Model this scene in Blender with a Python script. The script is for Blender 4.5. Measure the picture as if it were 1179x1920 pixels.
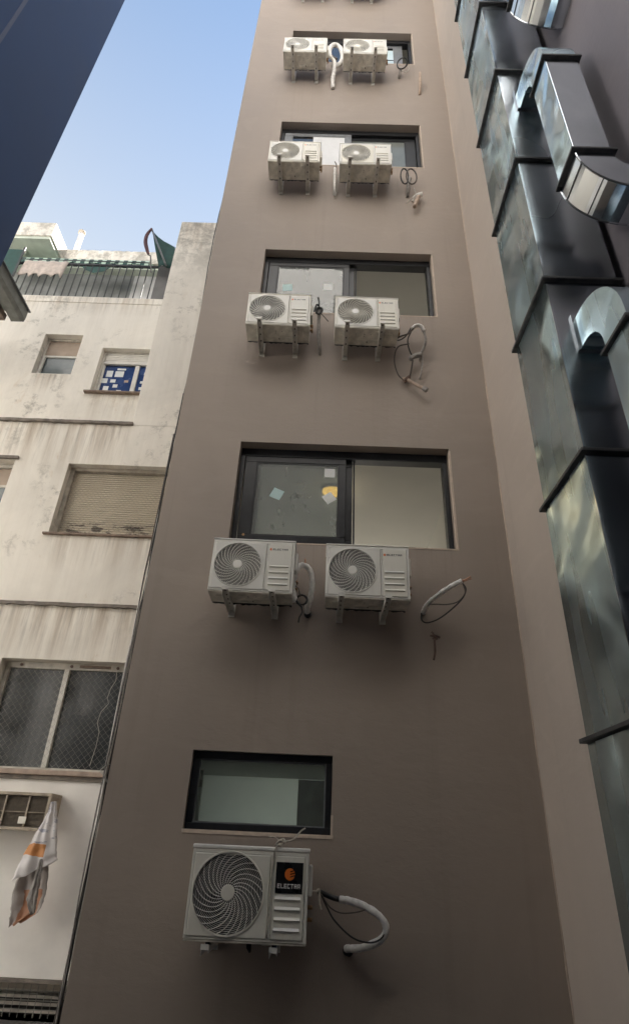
import bpy, bmesh, math, random
from mathutils import Vector, Matrix

for o in list(bpy.data.objects):
    bpy.data.objects.remove(o, do_unlink=True)
SC = bpy.context.scene
COL = SC.collection
rnd = random.Random(7)

# ------------------------------------------------------------------ camera
cam_d = bpy.data.cameras.new('camera')
cam = bpy.data.objects.new('camera', cam_d)
COL.objects.link(cam)
_r = Vector((0.9991625, -0.0053220, 0.0405700))
_u = Vector((-0.0378414, -0.4973610, 0.8667180))
_f = Vector((-0.0155652, 0.8675274, 0.4971458))
M4 = Matrix.Identity(4)
for i in range(3):
    M4[i][0], M4[i][1], M4[i][2] = _r[i], _u[i], -_f[i]
M4.translation = Vector((0.914, -5.084, 1.5))
cam.matrix_world = M4
cam_d.sensor_fit = 'VERTICAL'
cam_d.sensor_height = 36.0
cam_d.lens = 1098.7 / 1920 * 36.0
cam_d.clip_start = 0.02
cam_d.clip_end = 2000
SC.camera = cam

# ------------------------------------------------------------------ sky, sun, exposure
SUN_EL, SUN_AZ = math.radians(48), math.radians(38)      # azimuth from +Y towards +X
world = bpy.data.worlds.new('World')
SC.world = world
world.use_nodes = True
wn = world.node_tree.nodes
bg = wn['Background']
sky = wn.new('ShaderNodeTexSky')
sky.sky_type = 'NISHITA'
sky.sun_disc = False
sky.sun_elevation = SUN_EL
sky.sun_rotation = SUN_AZ
sky.air_density = 1.55
sky.dust_density = 0.1
sky.ozone_density = 1.1
# thin high haze, whiter towards the horizon all the way round
wl = world.node_tree.links
wtc = wn.new('ShaderNodeTexCoord')
wsep = wn.new('ShaderNodeSeparateXYZ')
wl.new(wtc.outputs['Generated'], wsep.inputs[0])
wmr = wn.new('ShaderNodeMapRange')
wl.new(wsep.outputs[2], wmr.inputs[0])
for _i, _v in enumerate((0.97, 0.66, 0.0, 0.95)):
    wmr.inputs[_i + 1].default_value = _v
wmix = wn.new('ShaderNodeMix')
wmix.data_type = 'RGBA'
wl.new(wmr.outputs[0], wmix.inputs[0])
wl.new(sky.outputs[0], wmix.inputs[6])
wmix.inputs[7].default_value = (4.1, 4.4, 4.7, 1)
wl.new(wmix.outputs[2], bg.inputs[0])
bg.inputs[1].default_value = 0.040
sun_d = bpy.data.lights.new('sun', 'SUN')
sun_d.energy = 5.0
sun_d.angle = math.radians(0.5)
sun_d.color = (1.0, 0.95, 0.89)
sun = bpy.data.objects.new('sun', sun_d)
COL.objects.link(sun)
_ts = Vector((math.sin(SUN_AZ) * math.cos(SUN_EL), math.cos(SUN_AZ) * math.cos(SUN_EL), math.sin(SUN_EL)))
sun.rotation_euler = (-_ts).to_track_quat('-Z', 'Y').to_euler()
sun.location = (0, 0, 40)
SC.view_settings.view_transform = 'Standard'
SC.view_settings.look = 'None'
SC.view_settings.gamma = 1.0
SC.view_settings.use_curve_mapping = False
SC.view_settings.exposure = 2.32
SC.cycles.use_denoising = True
SC.cycles.max_bounces = 10
SC.cycles.diffuse_bounces = 6
SC.cycles.transparent_max_bounces = 12
SC.cycles.sample_clamp_indirect = 6.0
SC.cycles.caustics_reflective = False
SC.cycles.caustics_refractive = False

# ------------------------------------------------------------------ materials
MATS = {}

def principled(name, color, rough=0.6, metal=0.0, spec=0.5):
    m = bpy.data.materials.new(name)
    m.use_nodes = True
    p = m.node_tree.nodes['Principled BSDF']
    p.inputs['Base Color'].default_value = (*color, 1)
    p.inputs['Roughness'].default_value = rough
    p.inputs['Metallic'].default_value = metal
    p.inputs['Specular IOR Level'].default_value = spec
    MATS[name] = m
    return m, m.node_tree.nodes, m.node_tree.links, p

def noise(N, L, coord, scale, detail=4, rough=0.55, dist=0.0):
    n = N.new('ShaderNodeTexNoise')
    n.inputs['Scale'].default_value = scale
    n.inputs['Detail'].default_value = detail
    n.inputs['Roughness'].default_value = rough
    n.inputs['Distortion'].default_value = dist
    L.new(coord, n.inputs['Vector'])
    return n.outputs['Fac']

def ramp(N, L, src, a, b, ca=(0, 0, 0), cb=(1, 1, 1)):
    r = N.new('ShaderNodeValToRGB')
    r.color_ramp.elements[0].position = a
    r.color_ramp.elements[1].position = b
    r.color_ramp.elements[0].color = (*ca, 1)
    r.color_ramp.elements[1].color = (*cb, 1)
    L.new(src, r.inputs[0])
    return r.outputs[0]

def mixc(N, L, fac, a, b, mode='MIX'):
    m = N.new('ShaderNodeMix')
    m.data_type = 'RGBA'
    m.blend_type = mode
    for sock, v in ((m.inputs[0], fac), (m.inputs[6], a), (m.inputs[7], b)):
        if isinstance(v, (int, float)):
            sock.default_value = v
        elif isinstance(v, tuple):
            sock.default_value = (*v, 1)
        else:
            L.new(v, sock)
    return m.outputs[2]

def math_n(N, L, op, a, b=0.0, clamp=False):
    m = N.new('ShaderNodeMath')
    m.operation = op
    m.use_clamp = clamp
    for s, v in ((m.inputs[0], a), (m.inputs[1], b)):
        if isinstance(v, (int, float)):
            s.default_value = v
        else:
            L.new(v, s)
    return m.outputs[0]

def maprange(N, L, src, a, b, c=0.0, d=1.0):
    m = N.new('ShaderNodeMapRange')
    L.new(src, m.inputs[0])
    for i, v in enumerate((a, b, c, d)):
        m.inputs[i + 1].default_value = v
    return m.outputs[0]

def wpos(N):
    return N.new('ShaderNodeNewGeometry').outputs['Position']

def opos(N):
    return N.new('ShaderNodeTexCoord').outputs['Object']

def scaled(N, L, v, s, rot=(0, 0, 0)):
    m = N.new('ShaderNodeMapping')
    m.inputs['Scale'].default_value = s
    m.inputs['Rotation'].default_value = rot
    L.new(v, m.inputs['Vector'])
    return m.outputs[0]

def bump(N, L, p, h, strength, dist=0.01):
    b = N.new('ShaderNodeBump')
    b.inputs['Strength'].default_value = strength
    b.inputs['Distance'].default_value = dist
    L.new(h, b.inputs['Height'])
    L.new(b.outputs[0], p.inputs['Normal'])
    return b

def plain(name, color, rough=0.6, metal=0.0, var=0.12, scale=14, bmp=0.08, spec=0.5):
    """A plain surface with some grain: slight tone variation and fine relief."""
    m, N, L, p = principled(name, color, rough, metal, spec)
    c = opos(N)
    f = noise(N, L, c, scale, 5)
    dark = tuple(x * (1 - var) for x in color)
    light = tuple(min(1, x * (1 + var)) for x in color)
    L.new(ramp(N, L, f, 0.3, 0.7, dark, light), p.inputs['Base Color'])
    f2 = noise(N, L, c, scale * 7, 3)
    bump(N, L, p, f2, bmp, 0.004)
    L.new(maprange(N, L, f, 0.3, 0.7, max(0.02, rough - 0.08), min(1, rough + 0.08)), p.inputs['Roughness'])
    return m

def taupe(name, base):
    m, N, L, p = principled(name, base, 0.62, 0, 0.35)
    P = wpos(N)
    big = noise(N, L, scaled(N, L, P, (0.55, 0.55, 0.35)), 1.0, 5, 0.6, 0.4)
    streak = noise(N, L, scaled(N, L, P, (4.5, 4.5, 0.20)), 1.0, 6, 0.65, 0.2)
    roll = noise(N, L, scaled(N, L, P, (1.4, 1.4, 5.0)), 1.0, 5, 0.65, 0.5)
    patch = noise(N, L, scaled(N, L, P, (1.6, 1.6, 1.2)), 1.0, 3, 0.5, 1.2)
    c = ramp(N, L, big, 0.3, 0.72, tuple(x * 0.91 for x in base), tuple(x * 1.07 for x in base))
    c = mixc(N, L, math_n(N, L, 'MULTIPLY', ramp(N, L, streak, 0.56, 0.74), 0.55), c, tuple(x * 0.84 for x in base))
    c = mixc(N, L, math_n(N, L, 'MULTIPLY', ramp(N, L, roll, 0.5, 0.68), 0.35), c, tuple(x * 1.09 for x in base))
    c = mixc(N, L, math_n(N, L, 'MULTIPLY', ramp(N, L, patch, 0.60, 0.63), 0.20), c, tuple(x * 1.12 for x in base))
    # drips below the window sills
    sx = N.new('ShaderNodeSeparateXYZ'); L.new(P, sx.inputs[0])
    zr = math_n(N, L, 'FRACT', math_n(N, L, 'DIVIDE', math_n(N, L, 'SUBTRACT', sx.outputs[2], 4.045), 3.207))
    dm = math_n(N, L, 'MULTIPLY', maprange(N, L, zr, 0.72, 1.0, 0.0, 1.0), math_n(N, L, 'GREATER_THAN', sx.outputs[2], 2.5))
    xm = math_n(N, L, 'MULTIPLY', math_n(N, L, 'GREATER_THAN', sx.outputs[0], 0.0), math_n(N, L, 'LESS_THAN', sx.outputs[0], 2.22))
    drip = noise(N, L, scaled(N, L, P, (15, 15, 0.5)), 1.0, 4, 0.6, 0.2)
    da = math_n(N, L, 'MULTIPLY', math_n(N, L, 'MULTIPLY', dm, xm), ramp(N, L, drip, 0.50, 0.70))
    c = mixc(N, L, math_n(N, L, 'MULTIPLY', da, 0.42), c, tuple(x * 0.66 for x in base))
    # fine specks and scuffs
    spk = noise(N, L, P, 26, 6, 0.8, 0.5)
    c = mixc(N, L, math_n(N, L, 'MULTIPLY', ramp(N, L, spk, 0.66, 0.72), 0.45), c, tuple(x * 0.72 for x in base))
    L.new(c, p.inputs['Base Color'])
    fine = noise(N, L, P, 150, 3, 0.6)
    mid = noise(N, L, scaled(N, L, P, (1, 1, 1.8)), 9, 5, 0.65, 0.3)
    h = math_n(N, L, 'ADD', math_n(N, L, 'MULTIPLY', fine, 0.22), mid)
    bump(N, L, p, h, 0.30, 0.010)
    L.new(maprange(N, L, big, 0.3, 0.7, 0.50, 0.70), p.inputs['Roughness'])
    return m

taupe('taupe_paint', (0.342, 0.290, 0.250))
taupe('taupe_lit', (0.60, 0.525, 0.46))  # same taupe paint, lightened for the light the pier catches
taupe('taupe_shade', (0.27, 0.25, 0.275))  # taupe with shade and a bluish sky tone put into the colour

def old_plaster(name, base):
    m, N, L, p = principled(name, base, 0.85, 0, 0.2)
    P = wpos(N)
    z = N.new('ShaderNodeSeparateXYZ')
    L.new(P, z.inputs[0])
    Z = z.outputs[2]
    big = noise(N, L, scaled(N, L, P, (0.9, 0.9, 0.7)), 1.0, 6, 0.65, 0.6)
    c = ramp(N, L, big, 0.25, 0.75, tuple(x * 0.82 for x in base), tuple(min(1, x * 1.05) for x in base))
    # rain streaks: strongest in the metre under each ledge, faint elsewhere
    st = noise(N, L, scaled(N, L, P, (5.0, 5.0, 0.28)), 1.0, 6, 0.7, 0.25)
    st2 = noise(N, L, scaled(N, L, P, (13.0, 13.0, 0.7)), 1.0, 5, 0.7, 0.3)
    def under(z0, span):
        a = maprange(N, L, Z, z0 - span, z0, 0.0, 1.0)
        b = math_n(N, L, 'LESS_THAN', Z, z0)
        return math_n(N, L, 'MULTIPLY', a, b)
    X = z.outputs[0]
    def within(v, x0, x1):
        return math_n(N, L, 'MULTIPLY', v, math_n(N, L, 'MULTIPLY', maprange(N, L, X, x0 - 0.08, x0 + 0.08), maprange(N, L, X, x1 + 0.08, x1 - 0.08)))
    u = within(under(6.95, 0.95), -20, -2.1)
    for v in (under(4.04, 0.8), under(2.10, 0.35), within(under(11.95, 0.9), -2.2, 5),
              math_n(N, L, 'MULTIPLY', within(under(5.045, 0.55), -2.75, 5), 0.6),
              math_n(N, L, 'MULTIPLY', within(under(8.29, 0.45), -4.05, -3.5), 0.9),
              math_n(N, L, 'MULTIPLY', within(under(7.88, 0.6), -3.0, -2.1), 0.6),
              math_n(N, L, 'MULTIPLY', within(under(10.19, 0.5), -20, -2.3), 0.7)):
        u = math_n(N, L, 'MAXIMUM', u, v)
    amt = math_n(N, L, 'MULTIPLY', ramp(N, L, st, 0.42, 0.66), math_n(N, L, 'ADD', math_n(N, L, 'MULTIPLY', u, 0.75), 0.10), True)
    c = mixc(N, L, amt, c, (0.36, 0.28, 0.20))
    amt2 = math_n(N, L, 'MULTIPLY', ramp(N, L, st2, 0.50, 0.80), math_n(N, L, 'ADD', math_n(N, L, 'MULTIPLY', u, 0.85), 0.05), True)
    c = mixc(N, L, amt2, c, (0.17, 0.15, 0.125))
    # mould blotches and flaked patches
    bl = noise(N, L, P, 3.6, 9, 0.78, 0.3)
    sel = noise(N, L, P, 0.55, 3, 0.5)
    pat = math_n(N, L, 'MULTIPLY', ramp(N, L, bl, 0.52, 0.64), ramp(N, L, sel, 0.53, 0.62))
    hi = maprange(N, L, Z, 10.2, 11.3, 0.0, 1.0)
    pat2 = math_n(N, L, 'MULTIPLY', ramp(N, L, bl, 0.44, 0.58), hi)
    c = mixc(N, L, math_n(N, L, 'MULTIPLY', math_n(N, L, 'MAXIMUM', pat, pat2), 0.68), c, (0.27, 0.255, 0.22))
    rust = math_n(N, L, 'MULTIPLY', ramp(N, L, noise(N, L, scaled(N, L, P, (2.2, 2.2, 1.3)), 1.0, 6, 0.7, 0.5), 0.62, 0.72), 0.45)
    c = mixc(N, L, rust, c, (0.50, 0.36, 0.22))
    L.new(c, p.inputs['Base Color'])
    h = math_n(N, L, 'ADD', math_n(N, L, 'MULTIPLY', noise(N, L, P, 40, 5, 0.7), 0.4), math_n(N, L, 'MULTIPLY', bl, 1.0))
    bump(N, L, p, h, 0.35, 0.012)
    return m

old_plaster('old_plaster', (0.85, 0.81, 0.73))
plain('whitewash', (0.88, 0.86, 0.82), 0.85, 0, 0.10, 1.6, 0.3)
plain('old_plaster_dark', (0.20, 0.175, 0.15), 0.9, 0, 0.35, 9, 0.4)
plain('old_frame', (0.55, 0.52, 0.46), 0.6, 0, 0.25, 10, 0.2)
plain('old_jamb', (0.40, 0.36, 0.30), 0.85, 0, 0.3, 8, 0.4)
plain('pink_sill', (0.42, 0.33, 0.27), 0.85, 0, 0.25, 12, 0.4)
plain('brown_sill', (0.24, 0.18, 0.14), 0.85, 0, 0.3, 15, 0.4)
plain('canopy_green', (0.50, 0.55, 0.47), 0.85, 0, 0.15, 4, 0.2)
plain('terrace_grey', (0.26, 0.27, 0.265), 0.85, 0, 0.3, 3, 0.2)
plain('terrace_white', (0.62, 0.62, 0.62), 0.85, 0, 0.15, 3, 0.2)
plain('pillar_grey', (0.17, 0.165, 0.16), 0.8, 0, 0.2, 4, 0.2)
plain('rail_iron', (0.055, 0.058, 0.06), 0.6, 0.2, 0.3, 20, 0.2)
plain('green_cloth', (0.030, 0.075, 0.066), 0.8, 0, 0.25, 10, 0.3)
plain('green_cloth_pale', (0.42, 0.55, 0.46), 0.8, 0, 0.15, 10, 0.3)
plain('maroon', (0.10, 0.045, 0.05), 0.7, 0, 0.2, 10, 0.2)
plain('rag', (0.52, 0.45, 0.40), 0.95, 0, 0.2, 12, 0.4)
plain('black_aluminium', (0.014, 0.015, 0.018), 0.38, 0.0, 0.3, 20, 0.05)
plain('grey_aluminium', (0.20, 0.21, 0.22), 0.4, 0.3, 0.2, 20, 0.05)
plain('white_room', (0.44, 0.435, 0.405), 0.9, 0, 0.04, 2, 0.05)
plain('brown_door', (0.34, 0.32, 0.27), 0.6, 0, 0.2, 6, 0.1)
plain('plaster_edge', (0.56, 0.47, 0.39), 0.9, 0, 0.12, 18, 0.5)
plain('paper', (0.74, 0.76, 0.75), 0.9, 0, 0.05, 10, 0.05)
plain('paper_teal', (0.50, 0.66, 0.66), 0.9, 0, 0.05, 10, 0.05)
plain('film_white', (0.72, 0.73, 0.74), 0.5, 0, 0.06, 5, 0.1)
plain('reflect_blue', (0.55, 0.68, 0.74), 0.4, 0, 0.12, 5, 0.1)  # pale blue painted for a reflection in the pane
plain('unit_white', (0.84, 0.83, 0.79), 0.42, 0, 0.05, 9, 0.04)
plain('unit_panel', (0.78, 0.775, 0.735), 0.45, 0, 0.05, 9, 0.04)
plain('unit_base', (0.62, 0.59, 0.52), 0.6, 0.0, 0.25, 13, 0.5)
plain('unit_dark', (0.02, 0.02, 0.02), 0.7, 0, 0.3, 10, 0.1)
plain('fan_blade', (0.055, 0.055, 0.05), 0.6, 0, 0.2, 10, 0.05)
plain('badge_black', (0.008, 0.008, 0.009), 0.3, 0, 0.1, 10, 0.02)
plain('badge_orange', (0.80, 0.20, 0.03), 0.5, 0, 0.05, 10, 0.02)
plain('letter_white', (0.78, 0.78, 0.76), 0.5, 0, 0.03, 10, 0.02)
plain('letter_grey', (0.07, 0.07, 0.075), 0.5, 0, 0.03, 10, 0.02)
plain('bracket_paint', (0.74, 0.725, 0.68), 0.45, 0.1, 0.2, 16, 0.15)
plain('rubber', (0.02, 0.022, 0.03), 0.8, 0, 0.2, 20, 0.2)
plain('brass', (0.30, 0.19, 0.10), 0.4, 0.7, 0.3, 20, 0.1)
plain('copper', (0.55, 0.30, 0.20), 0.4, 0.7, 0.3, 20, 0.1)
plain('wrap_white', (0.82, 0.80, 0.77), 0.6, 0, 0.18, 30, 0.8)
plain('wrap_grey', (0.33, 0.31, 0.29), 0.7, 0, 0.25, 30, 0.8)
plain('cable_black', (0.02, 0.019, 0.018), 0.55, 0, 0.3, 20, 0.2)
plain('cable_brown', (0.085, 0.07, 0.06), 0.6, 0, 0.3, 20, 0.2)
plain('cable_grey', (0.40, 0.38, 0.34), 0.6, 0, 0.2, 20, 0.2)
plain('rusty_pipe', (0.16, 0.105, 0.085), 0.85, 0, 0.35, 25, 0.5)
plain('pvc_beige', (0.42, 0.32, 0.25), 0.6, 0, 0.2, 20, 0.2)
plain('rope', (0.55, 0.51, 0.44), 0.95, 0, 0.2, 60, 0.8)
plain('slate_blue', (0.050, 0.084, 0.175), 0.7, 0, 0.10, 0.8, 0.05, 0.25)
plain('slate_seam', (0.09, 0.11, 0.18), 0.6, 0, 0.08, 2, 0.05)
plain('eave_metal', (0.20, 0.21, 0.20), 0.5, 0.4, 0.25, 8, 0.2)
plain('eave_wood', (0.22, 0.17, 0.14), 0.8, 0, 0.3, 10, 0.3)
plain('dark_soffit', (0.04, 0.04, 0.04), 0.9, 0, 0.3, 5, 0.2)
plain('wire', (0.34, 0.33, 0.30), 0.6, 0.3, 0.2, 20, 0.1)
plain('shutter_cream', (0.60, 0.53, 0.42), 0.7, 0, 0.15, 8, 0.2)
plain('shutter_white', (0.68, 0.66, 0.60), 0.6, 0, 0.1, 8, 0.2)
plain('old_ac_tan', (0.42, 0.36, 0.28), 0.6, 0, 0.25, 16, 0.2)
plain('old_ac_fin', (0.15, 0.125, 0.095), 0.7, 0, 0.3, 30, 0.3)
plain('pipe_white', (0.74, 0.70, 0.68), 0.7, 0, 0.1, 8, 0.1)
plain('flange_dark', (0.085, 0.087, 0.090), 0.5, 0.3, 0.3, 14, 0.1)
plain('concrete', (0.11, 0.105, 0.10), 0.9, 0, 0.25, 2, 0.4)
plain('yard_bounce', (0.46, 0.44, 0.41), 0.9, 0, 0.15, 2, 0.3)  # pale tone chosen to bounce light from the unseen yard
plain('bounce_cream', (0.76, 0.745, 0.72), 0.9, 0, 0.12, 1.2, 0.3)
plain('roof_grey', (0.25, 0.24, 0.23), 0.9, 0, 0.2, 2, 0.3)
plain('blue_glass_paper', (0.03, 0.06, 0.17), 0.25, 0, 0.2, 5, 0.03)
plain('old_pane', (0.035, 0.04, 0.042), 0.16, 0, 0.5, 2.2, 0.03)
plain('old_pane_pale', (0.13, 0.15, 0.155), 0.2, 0, 0.35, 2.5, 0.03)
plain('blind_brown', (0.36, 0.29, 0.23), 0.8, 0, 0.15, 5, 0.1)

# peeling cream shutter: bare patches near the bottom edge
m, N, L, p = principled('shutter_peeling', (0.60, 0.53, 0.42), 0.7)
P = wpos(N)
z = N.new('ShaderNodeSeparateXYZ'); L.new(P, z.inputs[0])
low = maprange(N, L, z.outputs[2], 5.13, 5.50, 1.0, 0.0)
fl = noise(N, L, scaled(N, L, P, (6, 6, 16)), 1.0, 7, 0.75, 0.6)
msk = math_n(N, L, 'MULTIPLY', ramp(N, L, fl, 0.50, 0.56), ramp(N, L, math_n(N, L, 'ADD', low, math_n(N, L, 'MULTIPLY', fl, 0.35)), 0.55, 0.75))
c0 = ramp(N, L, noise(N, L, P, 3, 5), 0.3, 0.7, (0.55, 0.485, 0.385), (0.66, 0.59, 0.475))
L.new(mixc(N, L, msk, c0, (0.13, 0.105, 0.085)), p.inputs['Base Color'])
bump(N, L, p, noise(N, L, P, 60, 4), 0.2, 0.004)

# window glass: clear, reflecting more at grazing angles
def glass(name, tint, dust=0.0, dustcol=(0.3, 0.33, 0.32), ior=1.5, boost=0.0):
    m = bpy.data.materials.new(name)
    m.use_nodes = True
    N, L = m.node_tree.nodes, m.node_tree.links
    N.remove(N['Principled BSDF'])
    out = N['Material Output']
    t = N.new('ShaderNodeBsdfTransparent'); t.inputs[0].default_value = (*tint, 1)
    g = N.new('ShaderNodeBsdfGlossy'); g.inputs['Roughness'].default_value = 0.015
    d = N.new('ShaderNodeBsdfDiffuse'); d.inputs[0].default_value = (*dustcol, 1)
    fr = N.new('ShaderNodeFresnel'); fr.inputs[0].default_value = ior
    P = wpos(N)
    dn = noise(N, L, scaled(N, L, P, (2.5, 2.5, 1.5)), 1.0, 5, 0.65, 0.5)
    mx1 = N.new('ShaderNodeMixShader')
    L.new(maprange(N, L, dn, 0.3, 0.75, dust * 0.78, dust), mx1.inputs[0])
    L.new(t.outputs[0], mx1.inputs[1]); L.new(d.outputs[0], mx1.inputs[2])
    mx = N.new('ShaderNodeMixShader')
    L.new(math_n(N, L, 'ADD', math_n(N, L, 'MULTIPLY', fr.outputs[0], 1.6), boost, True), mx.inputs[0])
    L.new(mx1.outputs[0], mx.inputs[1]); L.new(g.outputs[0], mx.inputs[2])
    L.new(mx.outputs[0], out.inputs[0])
    MATS[name] = m
    return m
glass('pane_dusty', (0.84, 0.87, 0.86), 0.42, (0.50, 0.53, 0.51))
glass('pane_clear', (0.90, 0.93, 0.92), 0.04)
glass('pane_green', (0.88, 0.95, 0.94), 0.20, (0.30, 0.36, 0.35))
glass('pane_filmed', (0.7, 0.75, 0.72), 0.75, (0.30, 0.33, 0.31))
glass('pane_tinted', (0.28, 0.34, 0.36), 0.05, (0.2, 0.22, 0.22), 1.6, 0.12)

m = bpy.data.materials.new('frosted'); m.use_nodes = True
N, L = m.node_tree.nodes, m.node_tree.links
N.remove(N['Principled BSDF'])
tr = N.new('ShaderNodeBsdfTranslucent'); tr.inputs[0].default_value = (0.95, 0.98, 0.97, 1)
df = N.new('ShaderNodeBsdfDiffuse'); df.inputs[0].default_value = (0.60, 0.64, 0.63, 1)
mx = N.new('ShaderNodeMixShader'); mx.inputs[0].default_value = 0.3
L.new(tr.outputs[0], mx.inputs[1]); L.new(df.outputs[0], mx.inputs[2]); L.new(mx.outputs[0], N['Material Output'].inputs[0])
MATS['frosted'] = m

# galvanised sheet: spangle, drawing streaks, slight oil-canning
def galvanised(name, col, rough, streak_rot, bmp=0.07, bdist=0.10):
    m, N, L, p = principled(name, col, rough, 1.0)
    P = wpos(N)
    cloud = noise(N, L, scaled(N, L, P, (1.1, 1.1, 0.9), streak_rot), 1.0, 3, 0.5, 0.4)
    stk = noise(N, L, scaled(N, L, P, (1.0, 4.0, 0.5), streak_rot), 1.0, 2, 0.5)
    vor = N.new('ShaderNodeTexVoronoi'); vor.inputs['Scale'].default_value = 55
    L.new(P, vor.inputs['Vector'])
    vs = N.new('ShaderNodeSeparateColor'); L.new(vor.outputs['Color'], vs.inputs[0])
    c = ramp(N, L, cloud, 0.3, 0.7, tuple(x * 0.72 for x in col), tuple(min(1, x * 1.10) for x in col))
    c = mixc(N, L, math_n(N, L, 'MULTIPLY', ramp(N, L, stk, 0.5, 0.62), 0.30), c, tuple(x * 0.66 for x in col))
    c = mixc(N, L, math_n(N, L, 'MULTIPLY', vs.outputs[0], 0.10), c, tuple(x * 0.7 for x in col))
    L.new(c, p.inputs['Base Color'])
    L.new(maprange(N, L, stk, 0.35, 0.65, rough * 0.8, rough * 1.25), p.inputs['Roughness'])
    wave = noise(N, L, scaled(N, L, P, (1.2, 1.3, 1.5), streak_rot), 1.0, 1.5, 0.4, 0.2)
    bump(N, L, p, wave, bmp, bdist)
    return m
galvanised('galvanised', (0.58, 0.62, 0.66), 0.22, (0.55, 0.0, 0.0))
galvanised('galvanised_sky', (0.70, 0.88, 1.0), 0.25, (0.75, 0.0, 0.0), 1.0, 0.18)  # pale bluish tint stands in for sky reflected in the left faces
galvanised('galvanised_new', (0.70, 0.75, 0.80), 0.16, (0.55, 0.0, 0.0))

def unit_paint(name, base):
    m, N, L, p = principled(name, base, 0.42)
    P = opos(N)
    rn = N.new('ShaderNodeObjectInfo').outputs['Random']
    add = N.new('ShaderNodeVectorMath'); add.operation = 'ADD'
    comb = N.new('ShaderNodeCombineXYZ')
    for i_ in range(3):
        L.new(math_n(N, L, 'MULTIPLY', rn, 37.0 + 11 * i_), comb.inputs[i_])
    L.new(P, add.inputs[0]); L.new(comb.outputs[0], add.inputs[1])
    Q = add.outputs[0]
    c = mixc(N, L, rn, tuple(x * 0.97 for x in base), (base[0] * 0.98, base[1] * 0.955, base[2] * 0.88))
    grime = noise(N, L, scaled(N, L, Q, (9, 9, 1.6)), 1.0, 6, 0.7, 0.3)
    c = mixc(N, L, math_n(N, L, 'MULTIPLY', ramp(N, L, grime, 0.54, 0.78), 0.22), c, (0.42, 0.38, 0.31))
    sp_ = noise(N, L, Q, 34, 6, 0.8)
    c = mixc(N, L, math_n(N, L, 'MULTIPLY', ramp(N, L, sp_, 0.68, 0.74), 0.3), c, (0.30, 0.25, 0.19))
    L.new(c, p.inputs['Base Color'])
    L.new(maprange(N, L, grime, 0.3, 0.7, 0.34, 0.55), p.inputs['Roughness'])
    bump(N, L, p, noise(N, L, Q, 5, 4), 0.12, 0.01)
unit_paint('unit_white', (0.88, 0.875, 0.845))
unit_paint('unit_panel', (0.83, 0.825, 0.79))

# printed plastic bag
m, N, L, p = principled('bag_print', (0.72, 0.70, 0.70), 0.38)
P = opos(N)
sp = N.new('ShaderNodeSeparateXYZ'); L.new(P, sp.inputs[0])
wob = noise(N, L, P, 6, 3)
zz = math_n(N, L, 'ADD', sp.outputs[2], math_n(N, L, 'MULTIPLY', math_n(N, L, 'SUBTRACT', wob, 0.5), 0.10))
band = math_n(N, L, 'MULTIPLY', math_n(N, L, 'GREATER_THAN', zz, 0.605), math_n(N, L, 'LESS_THAN', zz, 0.705))
c = mixc(N, L, math_n(N, L, 'MULTIPLY', band, math_n(N, L, 'LESS_THAN', sp.outputs[0], 0.02)), (0.70, 0.68, 0.68), (0.60, 0.27, 0.10))
ink = math_n(N, L, 'MULTIPLY', ramp(N, L, noise(N, L, scaled(N, L, P, (7, 7, 22)), 1.0, 5, 0.7), 0.56, 0.62), math_n(N, L, 'GREATER_THAN', zz, 0.71))
c = mixc(N, L, math_n(N, L, 'MULTIPLY', ink, 0.7), c, (0.16, 0.19, 0.30))
L.new(c, p.inputs['Base Color'])
bump(N, L, p, noise(N, L, P, 20, 5, 0.7, 0.6), 0.35, 0.008)
m, N, L, p = principled('bag_inside', (0.30, 0.27, 0.25), 0.5)
P = opos(N)
sp = N.new('ShaderNodeSeparateXYZ'); L.new(P, sp.inputs[0])
wob = math_n(N, L, 'MULTIPLY', math_n(N, L, 'SUBTRACT', noise(N, L, P, 5, 4), 0.5), 0.12)
inx = math_n(N, L, 'MULTIPLY', math_n(N, L, 'GREATER_THAN', math_n(N, L, 'ADD', sp.outputs[0], wob), -0.15), math_n(N, L, 'LESS_THAN', math_n(N, L, 'ADD', sp.outputs[0], wob), 0.03))
inz = math_n(N, L, 'LESS_THAN', math_n(N, L, 'ADD', sp.outputs[2], wob), 0.31)
c = mixc(N, L, math_n(N, L, 'MULTIPLY', inx, inz), (0.42, 0.39, 0.37), (0.38, 0.19, 0.11))
L.new(c, p.inputs['Base Color'])
bump(N, L, p, noise(N, L, P, 20, 5, 0.7, 0.6), 0.35, 0.008)

# lamp glow
m = bpy.data.materials.new('lamp_glow'); m.use_nodes = True
N, L = m.node_tree.nodes, m.node_tree.links
N.remove(N['Principled BSDF'])
e = N.new('ShaderNodeEmission'); e.inputs[0].default_value = (1.0, 0.55, 0.12, 1); e.inputs[1].default_value = 0.75
L.new(e.outputs[0], N['Material Output'].inputs[0])
MATS['lamp_glow'] = m

# ------------------------------------------------------------------ mesh helpers
WORLD = {}

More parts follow.
